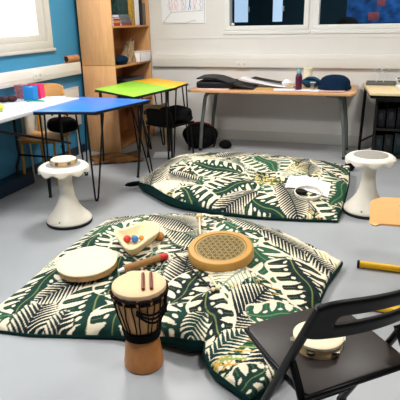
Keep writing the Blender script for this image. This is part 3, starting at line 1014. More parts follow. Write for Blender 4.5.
# ------------------------------------------------------------------ tambourine
def tambourine(loc, r, h, rz, label, skin_):
    t = empty('tambourine', loc, label, 'tambourine', rz=rz, group='tambourines with skin')
    n = 6
    f = MB()
    f.lathe([(r - .008, 0), (r, 0), (r + .0005, h * .26), (r - .008, h * .26), (r - .008, 0)], 60)
    f.lathe([(r - .008, h * .72), (r + .0005, h * .72), (r, h), (r - .008, h), (r - .008, h * .72)], 60)
    for k in range(n):
        a0, a1 = 2 * PI * k / n + .16, 2 * PI * (k + 1) / n - .16
        s = 10
        vs_, fs_ = [], []
        for i in range(s + 1):
            a = a0 + (a1 - a0) * i / s
            for rr in (r - .008, r):
                for z in (h * .25, h * .73):
                    vs_.append((rr * math.cos(a), rr * math.sin(a), z))
        for i in range(s):
            b = i * 4
            fs_ += [(b, b + 4, b + 5, b + 1), (b + 2, b + 3, b + 7, b + 6)]
        fs_ += [(0, 1, 3, 2), (s * 4, s * 4 + 2, s * 4 + 3, s * 4 + 1)]
        f._add([Vector(v) for v in vs_], fs_)
    hoop_ = f.build('hoop', 'pale_wood', t)
    MB().lathe([(r - .006, h - .004), (r + .0022, h - .012), (r + .0025, h - .002), (r - .004, h + .0025), (0, h + .003)], 60).build('drumhead', skin_, t)
    for k in range(n):
        a = 2 * PI * k / n
        for dz in (.36, .54):
            MB().lathe([(.004, 0), (.0155, .001), (.0155, .003), (.004, .0035)], 18, c=((r - .002) * math.cos(a), (r - .002) * math.sin(a), h * dz)).build('jingle', 'metal', hoop_)
    return t


# ------------------------------------------------------------------ wobble stools
def stool(loc, rz, label):
    t = empty('wobble_stool', loc, label, 'stool', rz=rz, group='white wobble stools')
    t.scale = (1, 1, 1.06)
    MB().lathe([(.150, .0), (.172, .0), (.178, .008), (.178, .022), (.172, .026), (.10, .026)], 56).build('base_ring', 'dark_rubber', t)
    MB().lathe([(.10, .022), (.174, .022), (.177, .034), (.170, .048), (.150, .068), (.115, .105), (.086, .148), (.066, .195), (.056, .25), (.052, .32), (.056, .38), (.070, .42), (.06, .425)], 56).build('pedestal', 'white_plastic', t)
    s = MB()
    nl, seg = 9, 108
    prof = [(.06, .415, 0), (.12, .412, 0), (.165, .405, -.5), (.188, .400, -1), (.194, .408, -1), (.192, .430, -.35), (.182, .440, 0), (.168, .450, 0), (.150, .454, 0), (.136, .4535, 0), (.132, .4515, 0), (.05, .451, 0)]
    vs_, fs_ = [], []
    for r, z, k in prof:
        for i in range(seg):
            a = 2 * PI * i / seg
            lob = (math.cos(nl * a) + 1) / 2
            vs_.append(Vector((r * (1 + .010 * k * (1 - lob)) * math.cos(a), r * (1 + .010 * k * (1 - lob)) * math.sin(a), z + k * .021 * (lob ** .8) + .010 * (-k))))
    for i in range(len(prof) - 1):
        for k in range(seg):
            l = (k + 1) % seg
            fs_.append((i * seg + k, i * seg + l, (i + 1) * seg + l, (i + 1) * seg + k))
    fs_.append(tuple(range(seg))[::-1])
    fs_.append(tuple((len(prof) - 1) * seg + k for k in range(seg)))
    s._add(vs_, fs_)
    shell_ = s.build('seat_shell', 'white_plastic', t)
    MB().lathe([(.131, .449), (.131, .4535), (.126, .4565), (0, .458)], 56).build('seat_pad', 'grey_pad', shell_)
    MB().lathe([(.007, 0), (.006, .002)], 14, mx=Matrix.Translation((-.03, -.163, .056)) @ Matrix.Rotation(math.radians(52), 4, 'X')).build('rivet', 'grey_metal', t)
    return t


sl = stool((-2.198, 3.204, 0), .3, 'white scalloped wobble stool with a tambourine on its seat')
stool((.03, 4.06, 0), .0, 'white scalloped wobble stool with bare grey pad beside the rear cushion')
tambourine((-2.19, 3.20, .4855), .092, .040, .5, 'small tambourine lying on the white wobble stool', 'skin')

# ------------------------------------------------------------------ black folding chair
a41 = math.radians(41)
fch = empty('folding_chair', (-.088, 1.536, 0), 'black folding chair with dark seat at the front right corner', 'chair', rz=a41)
sp = []
for (x, y) in ((-.20, -.185), (-.19, -.20), (.19, -.20), (.20, -.185), (.205, .0), (.20, .165), (.185, .192), (.15, .202), (-.15, .202), (-.185, .192), (-.20, .165), (-.205, 0)):
    sp.append((x, y))
sm_ = MB()
ns = 20
t_ = bmesh.new()
sm_.prism(sp, .425, .440, .004)
sm_.build('seat', 'chair_seat', fch)
fr_ = MB()
fr_.tube([(-.198, .19, .424), (-.205, .0, .424), (-.198, -.198, .424), (.198, -.198, .424), (.205, 0, .424), (.198, .19, .424)], .010, 10, closed=True)
fr_.build('seat_frame', 'black_metal', fch)
for sx in (-1, 1):
    x = sx * .222
    post = [(x, .139, .004), (x, -.094, .45), (x, -.20, .655), (x, -.268, .785)]
    p_ = MB().tube(post, .0125, 12, flat=1.35)
    leg_ = p_.build('front_leg', 'black_metal', fch)
    MB().tube([(x, .141, .0), (x, .127, .028)], .017, 10).build('rubber_foot', 'dark_rubber', leg_)
    MB().tube([(sx * .207, -.12, .525), (sx * .207, -.165, .46), (sx * .207, -.43, .02), (sx * .207, -.436, .004)], .0105, 10, flat=1.3).build('rear_leg', 'black_metal', fch)
    MB().tube([(sx * .235, -.127, .515), (sx * .195, -.127, .515)], .006, 10).build('hinge_bolt', 'grey_metal', fch)
MB().tube([(-.207, -.37, .12), (.207, -.37, .12)], .007, 8).build('cross_bar', 'black_metal', fch)
MB().tube([(-.222, .089, .10), (.222, .089, .10)], .007, 8).build('cross_bar', 'black_metal', fch)
# backrest panel with a hand slot, bowed to the rear
bp = bmesh.new()
nx, nh = 32, 8
pd = Vector((0, -.521, 1))
g = {}
for i in range(nx + 1):
    for j in range(nh + 1):
        u = i / nx * 2 - 1
        hgt = j / nh
        lo, hi = .640, .812
        taper = 1 - .30 * abs(u) ** 10
        q = (hgt - .5) * taper + .5
        s = lo + q * (hi - lo) - .457
        x = u * .236
        y = -.099 + pd.y * s - .040 * (1 - u * u)
        zz = .457 + s
        g[i, j] = bp.verts.new((x, y, zz))
for i in range(nx):
    for j in range(nh):
        if 5 <= i < nx - 5 and 3 <= j < 5:
            continue
        bp.faces.new((g[i, j], g[i + 1, j], g[i + 1, j + 1], g[i, j + 1]))
mb_ = MB()
mb_.merge(bp)
bo = mb_.build('backrest', 'black_plastic', fch)
bo.data.shade_smooth()
md = bo.modifiers.new('thickness', 'SOLIDIFY')
md.thickness = .020
md.offset = 0
md = bo.modifiers.new('round', 'SUBSURF')
md.levels = md.render_levels = 2
tambourine((-.102, 1.514, .4405), .082, .044, .35, 'tambourine with cream skin lying on the black folding chair', 'skin')

# ------------------------------------------------------------------ plywood chair with yellow sled frame
yc = empty('sled_chair', (.28, 2.79, 0), 'plywood chair on a yellow sled frame at the right edge', 'chair')
# local: chair looks along -X; its back is out of the picture on the right
hs = .25
for sy in (-1, 1):
    y = sy * hs
    x0 = -.265 if sy > 0 else -.20
    pts = [(x0, y, .016), (.10, y, .016)] + arc((.16, y, .016), (.27, y, .016), (.25, y, .11), 6) + arc((.20, y * .9, .34), (.18, y * .88, .45), (.10, y * .85, .452), 6) + [(-.02, y * .82, .448)]
    tube_ = MB().tube([(p[0], p[1], p[2] + .008) for p in pts], .0225, 14).build('sled_tube', 'yellow_metal', yc)
    MB().tube([(x0 - .012, y, .0245), (x0 + .004, y, .0245)], .0240, 12).build('end_cap', 'black_plastic', tube_)
MB().tube([(.19, -hs * .9, .36), (.19, hs * .9, .36)], .011, 10).build('cross_bar', 'yellow_metal', yc)


def seatfn(u, v):
    # u along depth from front (left) to back, v across
    x = -.235 + .44 * u
    wv = 2 * v - 1
    rnd = .03 * max(0, (abs(wv) - .8) / .2) ** 2 * (1 - u)
    z = .482 - .016 * max(0, (.10 - u) / .10) ** 2 + .012 * wv * wv + .01 * u
    return (x + rnd, wv * (.215 - .03 * max(0, .12 - u)), z)


MB().sheet(seatfn, 24, 20, .011).build('seat', 'ply', yc)
MB().sheet(lambda u, v: (.235 + .07 * u + .03 * (1 - (2 * v - 1) ** 2), (2 * v - 1) * .20, .60 + .22 * u), 10, 16, .010).build('backrest', 'ply', yc)
for sy in (-1, 1):
    MB().tube([(.18, sy * .19, .415), (.225, sy * .19, .47), (.255, sy * .19, .62), (.29, sy * .19, .74)], .011, 10).build('back_post', 'yellow_metal', yc)
for (px, py) in ((-.07, .10), (-.07, -.10), (.06, .10), (.06, -.10)):
    MB().lathe([(.010, 0), (.010, .002), (.006, .004)], 14, c=(px, py, .4865)).build('rivet', 'black_metal', yc)

# ------------------------------------------------------------------ bookcase
bc = empty('bookcase', (-3.02, 5.82, 0), 'tall open beech bookcase in the corner by the blue wall', 'bookcase')
X0, X1, Y0, Y1 = -.212, .21, -.515, .515
for (z0, z1) in ((.0, 1.022), (1.026, 2.15)):
    MB().box(X0, X1, Y0, Y0 + .022, z0, z1, .002).build('side_panel', 'beech', bc)
    MB().box(X0, X1, Y1 - .022, Y1, z0, z1, .002).build('side_panel', 'beech', bc)
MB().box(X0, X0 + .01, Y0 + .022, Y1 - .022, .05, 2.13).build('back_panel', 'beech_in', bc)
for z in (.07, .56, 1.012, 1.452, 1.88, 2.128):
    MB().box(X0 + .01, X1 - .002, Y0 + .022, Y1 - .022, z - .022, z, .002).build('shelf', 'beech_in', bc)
MB().box(X1 - .03, X1 - .012, Y0 + .022, Y1 - .022, 0, .048).build('plinth', 'base', bc)


def book(x0, x1, y0, y1, z0, z1, m, label, group, name='book', cat='book', lean=0.0):
    t = empty(name, ((x0 + x1) / 2, (y0 + y1) / 2, z0), label, cat, group=group, rot=(lean, 0, 0))
    hx, hy, h = (x1 - x0) / 2, (y1 - y0) / 2, z1 - z0
    if h > 2 * hy or hy < .05:
        c = MB().box(-hx, hx, -hy, -hy + .003, 0, h, .001).box(-hx, hx, hy - .003, hy, 0, h, .001).box(hx - .004, hx, -hy, hy, 0, h, .001)
        c.build('binding', m, t)
        MB().box(-hx + .004, hx - .005, -hy + .003, hy - .003, .003, h - .004).build('pages', 'paper', t)
    else:
        c = MB().box(-hx, hx, -hy, hy, 0, .003, .001).box(-hx, hx, -hy, hy, h - .003, h, .001).box(hx - .004, hx, -hy, hy, 0, h, .001)
        c.build('binding', m, t)
        MB().box(-hx + .004, hx - .005, -hy + .004, hy - .004, .003, h - .003).build('pages', 'paper', t)
    return t


g = 'books on the upper bookcase shelf'
zs = 1.4525
for i, (h, l) in enumerate(((.030, 'lowest'), (.026, 'middle'), (.022, 'topmost'))):
    book(-3.06, -2.83, 5.40, 5.56, zs, zs + h, ('book_red', 'brown_wood', 'book_red')[i], l + ' book of the low red and orange stack on the upper shelf', g)
    zs += h + .0005
zs = 1.4525
for i, (h, m) in enumerate(((.030, 'book_red'), (.034, 'book_blue'), (.028, 'book_grey'), (.030, 'book_blue'))):
    book(-3.06, -2.835 - .01 * i, 5.60, 5.87, zs, zs + h, m, ('maroon lowest book', 'grey blue second book', 'grey third book', 'grey blue topmost book')[i] + ' of the flat stack in the middle of the upper shelf', g)
    zs += h + .0005
for (y, w_, h, m, l) in ((5.935, .075, .36, 'book_gold', 'wide mustard patterned book standing on the upper shelf'), (6.065, .075, .40, 'paper', 'tall white folder standing on the upper shelf'), (6.17, .06, .38, 'book_black', 'black folder standing on the upper shelf'), (6.265, .05, .26, 'book_grey', 'short grey book standing at the far end of the upper shelf')):
    book(-3.05, -2.84, y - w_ / 2, y + w_ / 2, 1.4525, 1.4525 + h, m, l, g)
bx_ = empty('storage_box', (-2.98, 5.735, 1.603), 'dark green patterned box on top of the flat book stack', 'box')
MB().box(-.12, .11, -.13, .13, -.023, .17, .006).build('box_body', 'book_green', bx_)
MB().box(-.125, .115, -.135, .135, .17, .20, .006).build('lid', 'book_green', bx_)
cg = empty('cloth_bag', (-2.95, 5.93, 1.0125), 'crumpled taupe cloth bag on the middle bookcase shelf', 'bag')


def bagfn(u, v):
    a = 2 * PI * u
    r = .105 * (1 - .55 * v ** 1.5) * (1 + .13 * math.sin(3 * a + 5 * v) + .07 * math.sin(7 * a - 9 * v) + .05 * math.sin(11 * a))
    return (r * .75 * math.cos(a) + .02 * v, r * 1.2 * math.sin(a) + .07 * v * v, .26 * v + .015 * math.sin(5 * a) * v)


MB().sheet(bagfn, 48, 20, .004).build('bag_body', 'olive_cloth', cg)
MB().ball((.01, .04, .235), .05, 1, 1.3, .5, noise=.2, seed=44).build('gathered_top', 'olive_cloth', cg)
MB().tube(arc((.02, .02, .25), (.04, .10, .33), (.03, .13, .22), 10), .007, 8).build('handle', 'olive_cloth', cg)
tag(MB().ball((0, 0, 0), .10, .8, 1.3, .55, noise=.14, seed=8, seg=24).build('folded_cloth', 'navy_knit', None, (-2.89, 5.62, 1.064)), 'dark blue crumpled cloth at the near end of the middle shelf', 'cloth')
wb_ = empty('white_basket', (-2.90, 6.13, 1.0125), 'small white plastic basket on the middle bookcase shelf', 'basket')
MB().prism([(-.08, -.13), (.09, -.13), (.09, .17), (-.08, .17)], 0, .006).box(-.09, -.084, -.14, .18, 0, .12, .002).box(.088, .096, -.14, .18, 0, .12, .002).box(-.09, .096, -.14, -.134, 0, .12, .002).box(-.09, .096, .174, .18, 0, .12, .002).build('basket_body', 'paper', wb_)
MB().box(-.095, .10, -.146, .186, .113, .125, .004).build('rim', 'white_plastic', wb_)
db = empty('storage_box', (-2.97, 5.86, .5605), 'smoky dark plastic box on the lower bookcase shelf', 'box')
MB().box(-.15, .14, -.24, .24, 0, .25, .008).build('box_body', 'dark_box', db)
MB().box(-.155, .145, -.245, .245, .25, .275, .006).build('lid', 'dark_box', db)

# cardboard tube lying on the trunking
tb = empty('cardboard_tube', (XL + .025, 5.16, 1.07 + .041), 'short brown cardboard tube lying on the trunking beside the bookcase', 'tube')
MB().lathe([(.033, -.115), (.040, -.115), (.040, .115), (.033, .115), (.033, -.115)], 28, mx=Matrix.Rotation(PI / 2, 4, 'X')).build('tube_wall', 'cardboard', tb)
MB().lathe([(.0325, .095), (.0325, .10)], 24, mx=Matrix.Rotation(PI / 2, 4, 'X')).build('end_plug', 'dark_brown', tb)

# drawing on the back wall
po = empty('pencil_picture', (-2.345, YB - .008, 1.46), 'white paper with coloured pencil drawing taped on the white wall', 'drawing')
MB().box(-.30, .295, 0, .002, 0, .60).build('paper_sheet', 'paper', po)
ln = MB()
for a, b in (((-.285, .012), (.03, .004)), ((.03, .004), (.12, .035)), ((-.285, .012), (-.17, .135)), ((-.17, .135), (-.19, .26)), ((-.17, .135), (.25, .148)), ((.275, .01), (.275, .58)), ((.12, .03), (.16, .035))):
    ln.tube([(a[0], -.001, a[1]), (b[0], -.001, b[1])], .0028, 5)
ln.build('pencil_line', 'pencil_dark', po)
rp = random.Random(3)
for m, xs in (('pencil_pink', (-.15, -.12, -.09, -.03, .13, .16)), ('pencil_violet', (.0, .03, .22, .25, -.2)), ('pencil_blue', (.07, .09))):
    for x in xs:
        sc_ = MB()
        sc_.tube([(x + rp.uniform(-.015, .015), -.001, .16 + .03 * q + rp.uniform(-.005, .005)) for q in range(9)], .0042, 5)
        sc_.build('pencil_scribble', m, po)


# ------------------------------------------------------------------ coloured trapezoid tables on hairpin legs
def trapezoid(name, poly, z, m, feet, label, grp='trapezoid tables'):
    cx = sum(p[0] for p in poly) / 4
    cy = sum(p[1] for p in poly) / 4
    t = empty(name, (cx, cy, 0), label, 'table', group=grp)
    P = [(p[0] - cx, p[1] - cy) for p in poly]
    MB().prism(P, z - .006, z, .002).build('tabletop', m, t)
    MB().prism([(p[0] * .998, p[1] * .998) for p in P], z - .026, z - .006, .002).build('edge_band', 'edge_black', t)
    for k, (fx, fy, sp_, thick) in enumerate(feet):
        fx, fy = fx - cx, fy - cy
        c = P[k]
        tx, ty = c[0] * .86, c[1] * .86
        d = Vector((-c[1], c[0], 0)).normalized()
        h = Vector((tx, ty, z - .027))
        f = Vector((fx, fy, .008))
        leg = MB()
        a, b = h + d * sp_, h - d * sp_
        leg.tube([a, a.lerp(f + d * .012, .97), f + d * .008, f - d * .008, b.lerp(f - d * .012, .97), b], thick, 8)
        leg.box(h.x - .05, h.x + .05, h.y - .05, h.y + .05, z - .030, z - .0255)
        leg_ = leg.build('hairpin_leg', 'black_metal', t)
        MB().lathe([(.014, 0), (.016, .003), (.015, .014), (.010, .018)], 14, c=(f.x, f.y, 0)).build('rubber_foot', 'dark_rubber', leg_)
    return t


trapezoid('trapezoid_table', [(-2.618, 3.478), (-2.108, 3.588), (-1.932, 4.281), (-2.723, 4.322)], .82, 'blue_top',
          [(-2.70, 3.68, .05, .0085), (-2.24, 3.71, .07, .0085), (-2.19, 4.46, .02, .009), (-2.74, 4.38, .05, .0085)], 'trapezoid table with bright blue top beside the white wobble stool')
trapezoid('trapezoid_table', [(-2.80, 4.80), (-2.135, 4.365), (-2.005, 5.03), (-2.735, 5.575)], .83, 'green_top',
          [(-2.80, 4.86, .05, .008), (-2.06, 4.52, .04, .008), (-2.15, 5.20, .07, .0085), (-2.62, 5.42, .05, .0085)], 'trapezoid table with lime green top in front of the bookcase')
trapezoid('trapezoid_table', [(-2.000, 5.04), (-2.003, 5.50), (-2.58, 5.92), (-2.73, 5.585)], .83, 'yellow_top',
          [(-2.12, 5.26, .05, .0085), (-2.06, 5.66, .06, .0085), (-2.48, 5.85, .05, .0085), (-2.55, 5.60, .05, .0085)], 'table with yellow top between the lime green table and the white wall')

# ------------------------------------------------------------------ white folding table by the blue wall
wt = empty('folding_table', (-2.95, 3.40, 0), 'long white table with black folding legs along the blue wall', 'table')
MB().box(-.335, .33, -.95, .80, .795, .83, .008).build('tabletop', 'white_top', wt)
for y in (-.62, .55):
    lg = MB()
    for x in (-.25, .26):
        lg.tube([(x, y, .79), (x, y, .42)] + arc((x, y + .0, .36), (x, y + .02, .28), (x + .0, y - .05, .20), 5) + [(x, y - .06, .006)], .014, 10)
    lg.tube([(-.25, y, .30), (.26, y, .30)], .010, 8)
    lg.build('leg_frame', 'black_metal', wt)
br = MB()
br.tube([(.27, -.45, .78), (.27, .66, .42)], .011, 8)
br.tube([(.27, .55, .42), (.12, .72, .36)], .008, 8)
br.build('brace', 'black_metal', wt)
ztab = .8305
pt = empty('storage_tin', (-3.15, 4.06, ztab), 'mauve floral patterned square tin on the white table', 'tin')
MB().box(-.050, .050, -.045, .045, 0, .115, .005).build('tin_body', 'floral', pt)
MB().box(-.052, .052, -.047, .047, .115, .125, .004).build('lid', 'floral', pt)
b1 = empty('card_box', (-2.985, 3.965, ztab), 'bright blue open cardboard box on the white table', 'box', rz=.12)
bb = MB()
for a in ((-.050, .050, -.044, -.040), (-.050, .050, .040, .044), (-.050, -.046, -.040, .040), (.046, .050, -.040, .040)):
    bb.box(a[0], a[1], a[2], a[3], 0, .125, .001)
bb.box(-.046, .046, -.040, .040, 0, .003)
bb.build('box_body', 'bright_blue', b1)
MB().box(-.042, .042, -.036, .036, .004, .117, .003).build('paper_stack', 'paper', b1)
b2 = empty('card_box', (-2.985, 4.075, ztab), 'hot pink cardboard box behind the blue box on the white table', 'box', rz=.1)
bb = MB()
for a in ((-.055, .05, -.04, -.036), (-.055, .05, .036, .04), (-.055, -.051, -.036, .036), (.046, .05, -.036, .036)):
    bb.box(a[0], a[1], a[2], a[3], 0, .135, .001)
bb.box(-.051, .046, -.036, .036, 0, .003)
bb.build('box_body', 'pink', b2)
MB().box(-.046, .042, -.032, .032, .004, .128, .003).build('paper_stack', 'book_blue', b2)
tc_ = empty('tape_dispenser', (-2.865, 3.87, ztab), 'green plastic strip lying in front of the blue box', 'ruler', rz=.2)
MB().box(-.085, .085, -.014, .014, 0, .014, .004).build('strip_body', 'green_plastic', tc_)
MB().box(-.07, .07, -.006, .006, .014, .018, .001).build('inlay', 'teal_cloth', tc_)
for i, (x, y, l) in enumerate(((-3.165, 3.80, 'dark brown felt lump at the left on the white table'), (-3.11, 3.85, 'dark brown felt lump beside the floral tin on the white table'))):
    tag(MB().ball((0, 0, 0), .045, 1.1, .9, .62, noise=.12, seed=20 + i).build('felt_pouch', 'dark_brown', None, (x, y, ztab + .026)), l, 'pouch', 'dark felt pouches on the white table')
tag(MB().ball((0, 0, 0), .045, 1.0, 1.2, .75, noise=.03, seed=30).build('plastic_pouch', 'lime_plastic', None, (-2.86, 3.36, ztab + .032)), 'yellow green plastic pouch at the left end of the white table', 'pouch')
for i, (x, y, rz, l) in enumerate(((-2.90, 3.62, .2, 'white paper sheet on the white table nearest the window end'), (-2.80, 3.86, -.3, 'white paper sheet under the green plastic strip'), (-2.82, 4.06, .5, 'white paper sheet at the blue end of the white table'))):
    tag(MB().box(-.105, .105, -.148, .148, 0, .0012).build('paper_sheet', 'paper', None, (x, y, .8303 + .0015 * i), rz), l, 'paper', 'paper sheets on the white table')

# radiator under the trunking
rd = empty('radiator', (XL, 4.68, 0), 'long cream panel radiator on the blue wall under the trunking', 'radiator')
MB().box(.035, .055, -.52, .52, .36, .79, .006).build('front_panel', 'radiator', rd)
MB().box(.005, .018, -.52, .52, .36, .79, .006).build('rear_panel', 'radiator', rd)
gr = MB()
gr.box(.004, .058, -.525, .525, .79, .80, .002)
for k in range(26):
    gr.box(.018, .036, -.50 + k * .04, -.49 + k * .04, .40, .78)
gr_ = gr.build('top_grille', 'radiator', rd)
MB().box(.028, .032, -.50, .50, .8005, .803).build('grille_slot', 'black_metal', gr_)
for y in (-.45, .45):
    MB().tube([(.028, y, .37), (.028, y, .0)], .010, 8).build('pipe', 'radiator', rd)

# ------------------------------------------------------------------ wooden chair behind the white table
wc = empty('school_chair', (-3.03, 4.17, 0), 'wooden backed chair with ochre legs between the white table and the radiator', 'chair', rz=.15)
MB().sheet(lambda u, v: ((2 * u - 1) * (.160 - .03 * v ** 2), .17 + .05 * v - .03 * (1 - (2 * u - 1) ** 2) * -1, (.68) + .25 * v - .03 * abs(2 * u - 1) ** 3 * v), 16, 10, .012).build('backrest', 'ply', wc)
MB().sheet(lambda u, v: ((2 * u - 1) * .19, -.20 + .38 * v, .45 + .012 * (2 * u - 1) ** 2 - .03 * max(0, .15 - v)), 14, 14, .012).build('seat', 'ply', wc)
for sx in (-1, 1):
    MB().tube([(sx * (.15), .20, .0), (sx * .15, .165, .42), (sx * .145, .175, .62), (sx * .13, .215, .84)], .013, 10).build('leg', 'ochre_metal', wc)
    MB().tube([(sx * .17, -.20, .0), (sx * .17, -.17, .42), (sx * .17, .16, .435)], .013, 10).build('leg', 'ochre_metal', wc)
MB().tube([(-.17, -.17, .42), (.17, -.17, .42)], .010, 8).build('cross_bar', 'ochre_metal', wc)
jb = empty('black_bag', (-2.90, 4.28, .468), 'soft black bag on the seat of the wooden backed chair', 'bag')
MB().ball((0, 0, .075), .15, 1.2, .7, .52, noise=.14, seed=14, seg=28).build('bag_body', 'black_cloth', jb)
MB().tube(arc((-.09, -.02, .17), (0, -.04, .30), (.09, -.02, .17), 10), .010, 8).build('strap', 'black_cloth', jb)

# ------------------------------------------------------------------ long beech desk at the back wall
dk = empty('long_desk', (-1.11, 5.93, 0), 'long beech topped desk with grey bent steel legs under the inner window', 'desk')
MB().prism([(-.92, -.375), (.90, -.375), (.945, -.30), (.945, .40), (-.92, .40)], .715, .742, .004).build('desktop', 'desk_wood', dk)
for sx, xx in ((-1, -.68), (1, .73)):
    for y in (-.24, .22):
        lg = MB().tube([(xx - sx * .10, y, .70), (xx - sx * .02, y, .70)] + arc((xx, y, .70), (xx + sx * .065, y, .70), (xx + sx * .075, y, .60), 8) + [(xx + sx * .115, y, .32), (xx + sx * .14, y, .015)], .0215, 12)
        lo_ = lg.build('leg', 'grey_metal', dk)
        MB().tube([(xx + sx * .14, y, .0), (xx + sx * .138, y, .03)], .022, 12).build('rubber_foot', 'dark_rubber', lo_)
    MB().tube([(xx - sx * .08, -.24, .70), (xx - sx * .08, .22, .70)], .014, 10).build('cross_bar', 'grey_metal', dk)
MB().box(-.62, .64, .18, .20, .64, .714, .004).build('rail', 'grey_metal', dk)
zt = .7425

# black portfolio with curved flap
pf = empty('portfolio', (-1.76, 5.80, zt), 'soft black portfolio folder at the left end of the beech desk', 'folder', rz=.08)
MB().box(-.20, .24, -.16, .20, .012, .085, .02, seg=4).build('folder_body', 'black_leather', pf)
MB().sheet(lambda u, v: (-.19 + .66 * u, -.175 + .40 * v, (.128) - .03 * u - .075 * max(0, u - .35) ** 1.3 * 2.1 + .012 * math.sin(u * 7)), 26, 10, .014).build('flap', 'black_leather', pf)
tag(MB().box(-.17, .20, -.105, .11, 0, .009, .002).build('paper_stack', 'pink_paper', None, (-1.76, 5.70, zt), .03), 'pinkish paper sheets sticking out under the black portfolio', 'paper')
tag(MB().sheet(lambda u, v: (-.36 + .62 * u, -.12 + .24 * v, .012 + .095 * max(0, 1 - u * 1.15) ** 1.6 + .004 * math.sin(5 * v)), 26, 8, .002).build('paper_roll', 'paper', None, (-1.13, 6.00, zt)), 'large white curling paper sheet in the middle of the beech desk', 'paper')
tag(MB().sheet(lambda u, v: (-.20 + .40 * u, -.09 + .18 * v, .02 + .055 * (1 - u) ** 1.3 + .025 * max(0, u - .75) * 4 * (u - .75)), 18, 8, .004).build('black_folder', 'black_leather', None, (-1.20, 6.16, zt + .012), -.1), 'thin black curved folder behind the white curling paper', 'folder')
for i, (x, y, m, rz, l) in enumerate(((-1.25, 5.76, 'kraft', .3, 'brown kraft paper sheet in front of the white curling paper'), (-1.08, 5.78, 'kraft', -.25, 'brown kraft paper sheet nearer the bottle'), (-.93, 5.74, 'paper', .15, 'white paper sheet left of the maroon bottle'), (-.68, 5.72, 'paper', -.1, 'white paper sheet under the maroon bottle'), (-.42, 5.72, 'pink_paper', .05, 'pale paper sheet under the navy cap'))):
    tag(MB().box(-.13, .13, -.09, .09, 0, .0015).build('paper_sheet', m, None, (x, y, zt + .0016 * i), rz), l, 'paper', 'paper sheets on the long beech desk')
cb_ = empty('crumpled_paper', (-.95, 5.98, zt), 'crumpled brown and white paper left of the bottle', 'paper')
MB().ball((0, 0, .045), .05, 1.2, 1, .9, noise=.22, seed=41, seg=18).build('paper_ball', 'paper', cb_)
MB().ball((.03, -.03, .02), .035, 1.4, 1, .6, noise=.22, seed=42, seg=16).build('paper_scrap', 'kraft', cb_)
wbm = empty('water_bottle', (-.787, 5.745, zt + .008), 'maroon water bottle with pale teal cap on the beech desk', 'bottle')
MB().lathe([(.030, 0), (.036, .006), (.037, .02), (.037, .135), (.034, .155), (.024, .172), (.022, .178), (0, .178)], 32).build('bottle_body', 'maroon', wbm)
CAPB = MB().lathe([(.025, .174), (.027, .178), (.027, .205), (.022, .212), (.012, .214), (.012, .228), (0, .229)], 28)
cap_ = CAPB.build('cap', 'teal_cap', wbm)
MB().tube(arc((-.024, 0, .20), (-.036, 0, .235), (0, 0, .232), 8), .004, 8).build('carry_loop', 'teal_cap', cap_)
jar = empty('cream_jar', (-.735, 6.12, zt), 'cream lidded tub behind the maroon bottle', 'jar')
MB().lathe([(.045, 0), (.050, .006), (.050, .17), (.046, .176), (0, .176)], 30).build('jar_body', 'cream', jar)
MB().lathe([(.047, .17), (.053, .172), (.053, .205), (.048, .211), (0, .211)], 30).build('lid', 'cream', jar)
tbg = empty('cloth_bag', (-.68, 6.02, zt), 'folded dark teal cloth bag behind the glass tumbler', 'bag')
MB().ball((0, 0, .060), .085, 1.35, .8, .72, noise=.10, seed=51, seg=26).build('bag_body', 'teal_cloth', tbg)
MB().tube(arc((-.06, -.05, .09), (.03, -.09, .13), (.10, -.04, .05), 10), .008, 8).build('strap', 'navy_knit', tbg)
gl_ = empty('glass_tumbler', (-.635, 5.76, zt + .008), 'small clear tumbler right of the maroon bottle', 'glass')
MB().lathe([(.022, 0), (.026, .004), (.031, .08), (.0285, .08), (.024, .008), (0, .008)], 28).build('tumbler_wall', 'clear_plastic', gl_)
MB().lathe([(.0305, .076), (.0315, .08), (.029, .082), (.0305, .076)], 28).build('rim', 'paper', gl_)
bn = empty('knit_cap', (-.405, 5.82, zt + .008), 'navy knitted cap lying on the right part of the beech desk', 'cap', rz=.08)
v_ = MB()


def capprof(a, z):
    return 1 + .03 * math.sin(5 * a) + .02 * math.sin(11 * a + 20 * z)


v_.lathe([(.150, 0), (.168, .006), (.170, .03), (.166, .05), (.160, .09), (.135, .125), (.095, .148), (.045, .158), (0, .160)], 48, mx=Matrix.Diagonal((1, .62, 1, 1)), wob=capprof)
v_.build('crown', 'navy_knit', bn)
MB().lathe([(.165, .0), (.176, .004), (.177, .034), (.168, .038), (.165, .0)], 48, mx=Matrix.Diagonal((1, .62, 1, 1)), wob=capprof).build('folded_band', 'navy_knit', bn)

# ------------------------------------------------------------------ beige desk at the right
d2 = empty('beige_desk', (.55, 5.90, 0), 'beige topped desk with black legs at the right edge of the picture', 'desk')
MB().prism([(-.575, -.45), (.75, -.45), (.75, .44), (-.665, .44), (-.672, .40)], .745, .772, .004).build('desktop', 'pale_desk', d2)
for (tx, ty, fx, fy) in ((-.63, .36, -.645, .27), (.68, .36, .68, .36), (.68, -.38, .68, -.38)):
    MB().tube([(tx, ty, .745), (fx, fy, .0)], .017, 12).build('leg', 'black_metal', d2)
MB().tube([(-.63, .36, .72), (-.56, -.38, .72), (.68, -.38, .72), (.68, .36, .72)], .015, 10).build('frame_rail', 'black_metal', d2)
MB().tube([(-.64, .30, .10), (-.48, .18, .22), (-.42, .14, .70)], .012, 10).build('brace', 'black_metal', d2)
tr = empty('grey_tray', (.07, 6.18, .7725), 'flat grey tray at the back of the beige desk', 'tray')
MB().box(-.15, .17, -.10, .10, 0, .008, .003).box(-.15, .17, -.10, -.092, 0, .030, .003).box(-.15, .17, .092, .10, 0, .030, .003).box(-.15, -.142, -.1, .1, 0, .030, .003).box(.162, .17, -.1, .1, 0, .030, .003).build('tray_body', 'grey_metal', tr)
MB().box(-.13, .15, -.08, .08, .0085, .018, .003).build('liner', 'book_grey', tr)
